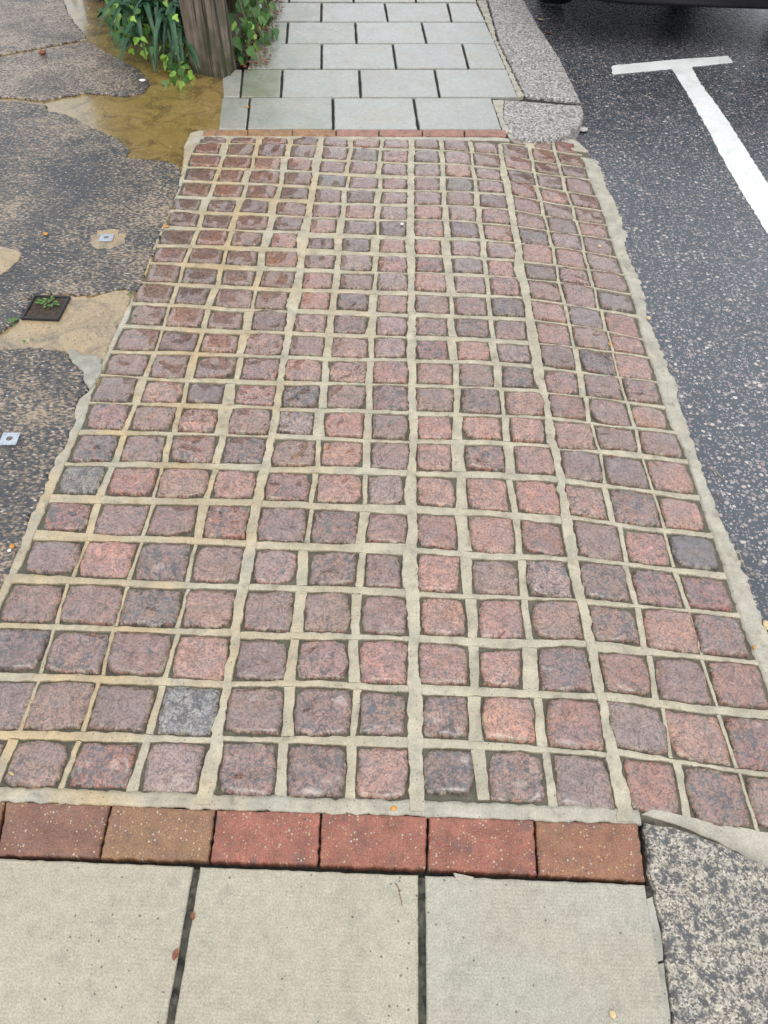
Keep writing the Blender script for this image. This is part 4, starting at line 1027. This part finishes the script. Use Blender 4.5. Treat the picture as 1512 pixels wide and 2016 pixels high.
# ------------------------------------------------------------------ parked car
ez = .15
cl = P(1094, 11, ez); 
car = tag(empty('parked_car', (cl.x+.86, cl.y+1.9, ROAD_Z)), 'black parked car by the kerb, only its low dark bumper showing', 'car')
cx0, cy0, cw = cl.x, cl.y, 1.74
def loft(name, sections, mat, parent, smooth=True, close=True):
    V = []; Fc = []; n = len(sections[0])
    for s_ in sections: V += s_
    for k in range(len(sections)-1):
        for i in range(n): j = (i+1) % n; Fc.append((k*n+i, k*n+j, (k+1)*n+j, (k+1)*n+i))
    if close: Fc.append(tuple(range(n))[::-1]); Fc.append(tuple((len(sections)-1)*n+i for i in range(n)))
    return link(name, mesh(name, V, Fc, mat, smooth), parent)
def section(y, zb, zt, half, n=20, p=3.2):
    out = []
    for i in range(n):
        a = i*2*math.pi/n; c_, s_ = math.cos(a), math.sin(a)
        ex = half*math.copysign(abs(c_)**(2/p), c_); ezz = (zt-zb)/2*math.copysign(abs(s_)**(2/p), s_)
        out.append((cx0+cw/2+ex, cy0+y, ROAD_Z+(zt+zb)/2+ezz))
    return out
Z0 = ez-ROAD_Z
loft('body', [section(y, zb, zt, hf) for (y, zb, zt, hf) in ((.06,.34,.60,.62),(.12,.30,.70,.76),(.3,.28,.78,.84),(.8,.27,.86,.87),(1.2,.26,.95,.87),(2.2,.25,.98,.87),(3.2,.26,.98,.86),(3.7,.30,.95,.82),(3.85,.36,.88,.72))], M['carpaint'], car)
loft('cabin', [section(y, .85, zt, hf) for (y, zt, hf) in ((1.05,.97,.70),(1.75,1.40,.62),(2.2,1.46,.62),(3.0,1.43,.60),(3.55,1.20,.58),(3.75,.98,.60))], M['glass'], car)
loft('bumper', [section(y, zb, zt, hf, 24, 5) for (y, zb, zt, hf) in ((.0,Z0+.03,.42,.74),(.03,Z0+.005,.47,.80),(.10,Z0,.50,.85),(.32,Z0,.52,.872),(.45,Z0+.02,.5,.872))], M['trim'], car)
loft('underbody', [section(y, .19, .34, .70, 12, 6) for y in (.4, 3.5)], M['trim'], car)
for sx in (-1, 1):
    loft('headlight', [section(y, .58, .70, .10) if False else [(p[0]+sx*.60, p[1], p[2]) for p in section(y, .57, .70, hf, 12)] for (y, hf) in ((.085, .10), (.14, .16), (.24, .17))], M['lampglass'], car)
    for wy in (.78, 3.15):
        wc = Vector((cx0+cw/2+sx*.76, cy0+wy, ROAD_Z+.31))
        prof = [(-.10, .19), (-.10, .28), (-.085, .302), (-.05, .31), (.05, .31), (.085, .302), (.10, .28), (.10, .19)]
        V = []; Fc = []; n = 36
        for i in range(n):
            a = i*2*math.pi/n
            for (x, r_) in prof: V.append((x, r_*math.cos(a), r_*math.sin(a)))
        k = len(prof)
        for i in range(n):
            for j in range(k-1): a = i*k+j; b = ((i+1) % n)*k+j; Fc.append((a, b, b+1, a+1))
        wl = link('wheel', mesh('wheel', V, Fc, M['rubber'], True), car, wc)
        V = []; Fc = []
        for i in range(n):
            a = i*2*math.pi/n
            for (x, r_) in ((sx*.06, .02), (sx*.075, .05), (sx*.05, .12), (sx*.085, .18), (sx*.09, .195)): V.append((x, r_*math.cos(a), r_*math.sin(a)))
        for i in range(n):
            for j in range(4): a = i*5+j; b = ((i+1) % n)*5+j; Fc.append((a, b, b+1, a+1))
        rm = link('rim', mesh('rim', V, Fc, M['alloy'], True), wl); rm.matrix_parent_inverse = Matrix.Identity(4)

# ------------------------------------------------------------------ litter and small debris
def blob(name, pxy, sx, sy, sz, mat, label, cat, rz=0., z=None, surf=True, seed=0):
    c = PS(*pxy) if surf else P(pxy[0], pxy[1], ROAD_Z)
    if z is not None: c.z += z
    V = []; Fc = []; nu, nv = 10, 6
    for j in range(nv+1):
        t = math.pi*j/nv
        for i in range(nu):
            a = 2*math.pi*i/nu; r_ = 1+.22*nz(math.cos(a)*1.3+seed, math.sin(a)*1.3, t)
            V.append((sx*r_*math.sin(t)*math.cos(a), sy*r_*math.sin(t)*math.sin(a), sz*(1+math.cos(t)*r_)))
    for j in range(nv):
        for i in range(nu): k = (i+1) % nu; Fc.append((j*nu+i, (j+1)*nu+i, (j+1)*nu+k, j*nu+k))
    o = link(name, mesh(name, V, Fc, mat, True), None, c); o.rotation_euler.z = rz; return tag(o, label, cat)
def flat_leaf(pxy, size, mat, label, rz, surf=True, z=.004, name='fallen_leaf', slim=.55):
    c = PS(*pxy) if surf else P(pxy[0], pxy[1], ROAD_Z); c.z += z
    pr_ = [(0, -.5), (slim*.35, -.25), (slim*.5, .05), (slim*.33, .32), (0, .5)]
    V = [(0, -.5, 0), (0, -.2, -.03), (0, .1, -.03), (0, .5, .05)]; b = 4
    V += [(x, y, .10*abs(x)/slim+.08*abs(y)) for x, y in pr_[1:4]]+[(-x, y, .13*abs(x)/slim+.05*abs(y)) for x, y in pr_[1:4]]
    Fc = [(0, 4, 1), (4, 5, 2, 1), (5, 6, 3, 2), (0, 1, 7), (7, 1, 2, 8), (8, 2, 3, 9)]
    o = link(name, mesh(name, [(x*size, y*size, z_*size) for x, y, z_ in V], Fc, mat, True), None, c); o.rotation_euler.z = rz
    return tag(o, label, 'leaf')
def twig(L, label, mat, surf=False, rad=.0011, name='twig'):
    pts = [(PS(*q) if surf else P(q[0], q[1], ROAD_Z)) for q in L]
    c = pts[0].copy(); e = tube(name, [p-c+Vector((0, 0, .004+.003*math.sin(i*2.))) for i, p in enumerate(pts)], rad, mat, None)
    e.location = c; return tag(e, label, 'twig')
lc = P(511, 22)
lig = tag(empty('disposable_lighter', (lc.x, lc.y, .012), R(75)), 'small pale blue plastic lighter lying on soil at the top', 'lighter')
V, Fc = [], []; box(V, Fc, -.026, .018, -.011, .011, 0, .014); bevelled('lighter_body', V, Fc, M['lighter'], lig, lc+Vector((0, 0, .012)), .004, 3)
V, Fc = [], []; box(V, Fc, .0185, .034, -.010, .010, .001, .013); bevelled('lighter_cap', V, Fc, M['capw'], lig, lc+Vector((0, 0, .012)), .003, 3)
flat_leaf((1199, 682), .018, M['ochre_leaf'], 'small bright orange leaf on the joint two setts from the road', R(10), z=.008)
flat_leaf((1204, 903), .017, M['brown_leaf'], 'small dark red leaf on a violet sett near the road', R(70), z=.009)
flat_leaf((346, 1880), .020, M['brown_leaf'], 'curled red-brown leaf at the dark joint between near slabs', R(-10), z=.003)
flat_leaf((380, 1804), .015, M['brown_leaf'], 'tiny brown leaf fragment in the joint below the brick row', R(20), z=.002)
flat_leaf((1072, 1762), .0, M['brown_leaf'], 'x', 0) if False else None
flat_leaf((717, 294), .030, M['brown_leaf'], 'curled brown leaf on the farthest sett rows', R(60), z=.008)
flat_leaf((487, 212), .026, M['ochre_leaf'], 'small orange leaf on the joint of the far pavement corner', R(30), z=.004)
flat_leaf((1278, 1760), .016, M['brown_leaf'], 'brown leaf scrap in the gap beside the near kerb', R(50), z=-.004)
flat_leaf((137, 961), .020, M['weed'], 'tiny green leaf on the grey sett at the left edge', R(85), z=.004)
flat_leaf((267, 624), .020, M['weed'], 'thin green leaf on a sett beside the drain', R(70), z=.006, slim=.25)
flat_leaf((25, 1526), .016, M['straw'], 'straw-coloured leaf fragment on the lowest left sett', R(60), z=.006, slim=.35)
flat_leaf((1078, 96), .0, M['straw'], 'x', 0) if False else None
flat_leaf((1064, 40), .045, M['straw'], 'yellow leaf in the gutter by the far kerb, near the car', R(75), False, .003)
flat_leaf((1080, 66), .040, M['brown_leaf'], 'brown leaf in the gutter by the far kerb', R(60), False, .003)
blob('pebble', (775, 1592), .0065, .0045, .0022, M['ochre_leaf'], 'orange pebble on the mortar strip above the brick row', 'pebble', .3, seed=2)
blob('pebble', (1206, 1998), .0055, .0066, .0028, M['pebble'], 'yellow pebble on the right near slab', 'pebble', .2, seed=5)
blob('pebble', (1511, 1234), .011, .016, .004, M['pebble'], 'large yellow pebble at the right photo edge beside mortar', 'pebble', .2, surf=False, seed=7)
blob('pebble', (1483, 1276), .0045, .0045, .003, M['ochre_leaf'], 'small orange pebble on the road-side mortar strip', 'pebble', 0, seed=8)
blob('pebble', (1179, 488), .007, .008, .004, M['pebble'], 'pale pebble on the sett third block by the road', 'pebble', 0, z=.004, seed=9)
blob('pebble', (1276, 629), .008, .008, .006, M['pebble'], 'brown pebble at the road edge of the mortar strip', 'pebble', 0, surf=False, seed=10)
blob('pebble', (85, 109), .020, .016, .009, M['brown_leaf'], 'brown lump on the upper gravelly asphalt patch', 'pebble', 0, z=.004, seed=11)
blob('pebble', (91, 464), .009, .009, .004, M['ochre_leaf'], 'orange pebble on the dark asphalt left of the far bolt plate', 'pebble', 0, z=.003, seed=12)
blob('pebble', (328, 448), .009, .007, .004, M['ochre_leaf'], 'orange pebble on the left edge mortar of the setts', 'pebble', 0, z=.001, seed=13)
blob('pebble', (25, 1078), .0065, .0065, .003, M['ochre_leaf'], 'orange and white pebble on asphalt beside the left edge mortar', 'pebble', 0, z=.002, seed=14)
blob('pebble', (20, 1086), .005, .005, .003, M['chip'], 'white pebble on asphalt beside the orange one at the left', 'pebble', 0, z=.002, seed=15)
blob('stone_chip', (1147, 258), .026, .022, .008, M['pebble_grey'], 'white broken stone chip by the rounded far kerb end', 'stone', .4, surf=False, seed=16)
blob('stone_chip', (791, 446), .007, .007, .004, M['chip'], 'tiny white stone chip on a grey sett in the far rows', 'stone', 0, z=.006, seed=17)
blob('stone_chip', (281, 162), .016, .012, .005, M['chip'], 'white stone at the rim of the gravelly asphalt patch', 'stone', 0, z=.004, seed=18)
twig([(1392, 922), (1408, 932), (1425, 944), (1436, 950)], 'straw stalk on the asphalt at the upper right of mortar', M['straw'])
twig([(1451, 1078), (1458, 1105), (1468, 1122), (1480, 1131), (1488, 1134)], 'curved straw stalk on the asphalt lower down by the mortar', M['straw'])
twig([(1314, 723), (1326, 731), (1338, 742)], 'short straw stalk on asphalt at the middle of the mortar edge', M['straw'])
twig([(1403, 974), (1412, 982), (1422, 992)], 'short red-brown twig on the asphalt edge', M['brown_leaf'])
twig([(1287, 909), (1291, 913), (1296, 918)], 'tiny straw bit on a pink sett by the road', M['straw'], True, .0013)
twig([(778, 1740), (783, 1748), (786, 1758), (792, 1785)], 'thin dark twig on the middle near slab', M['brown_leaf'], True, .0010)
twig([(982, 1258), (988, 1251), (994, 1244)], 'small red-brown twig on a pink sett right of centre', M['brown_leaf'], True, .0016)
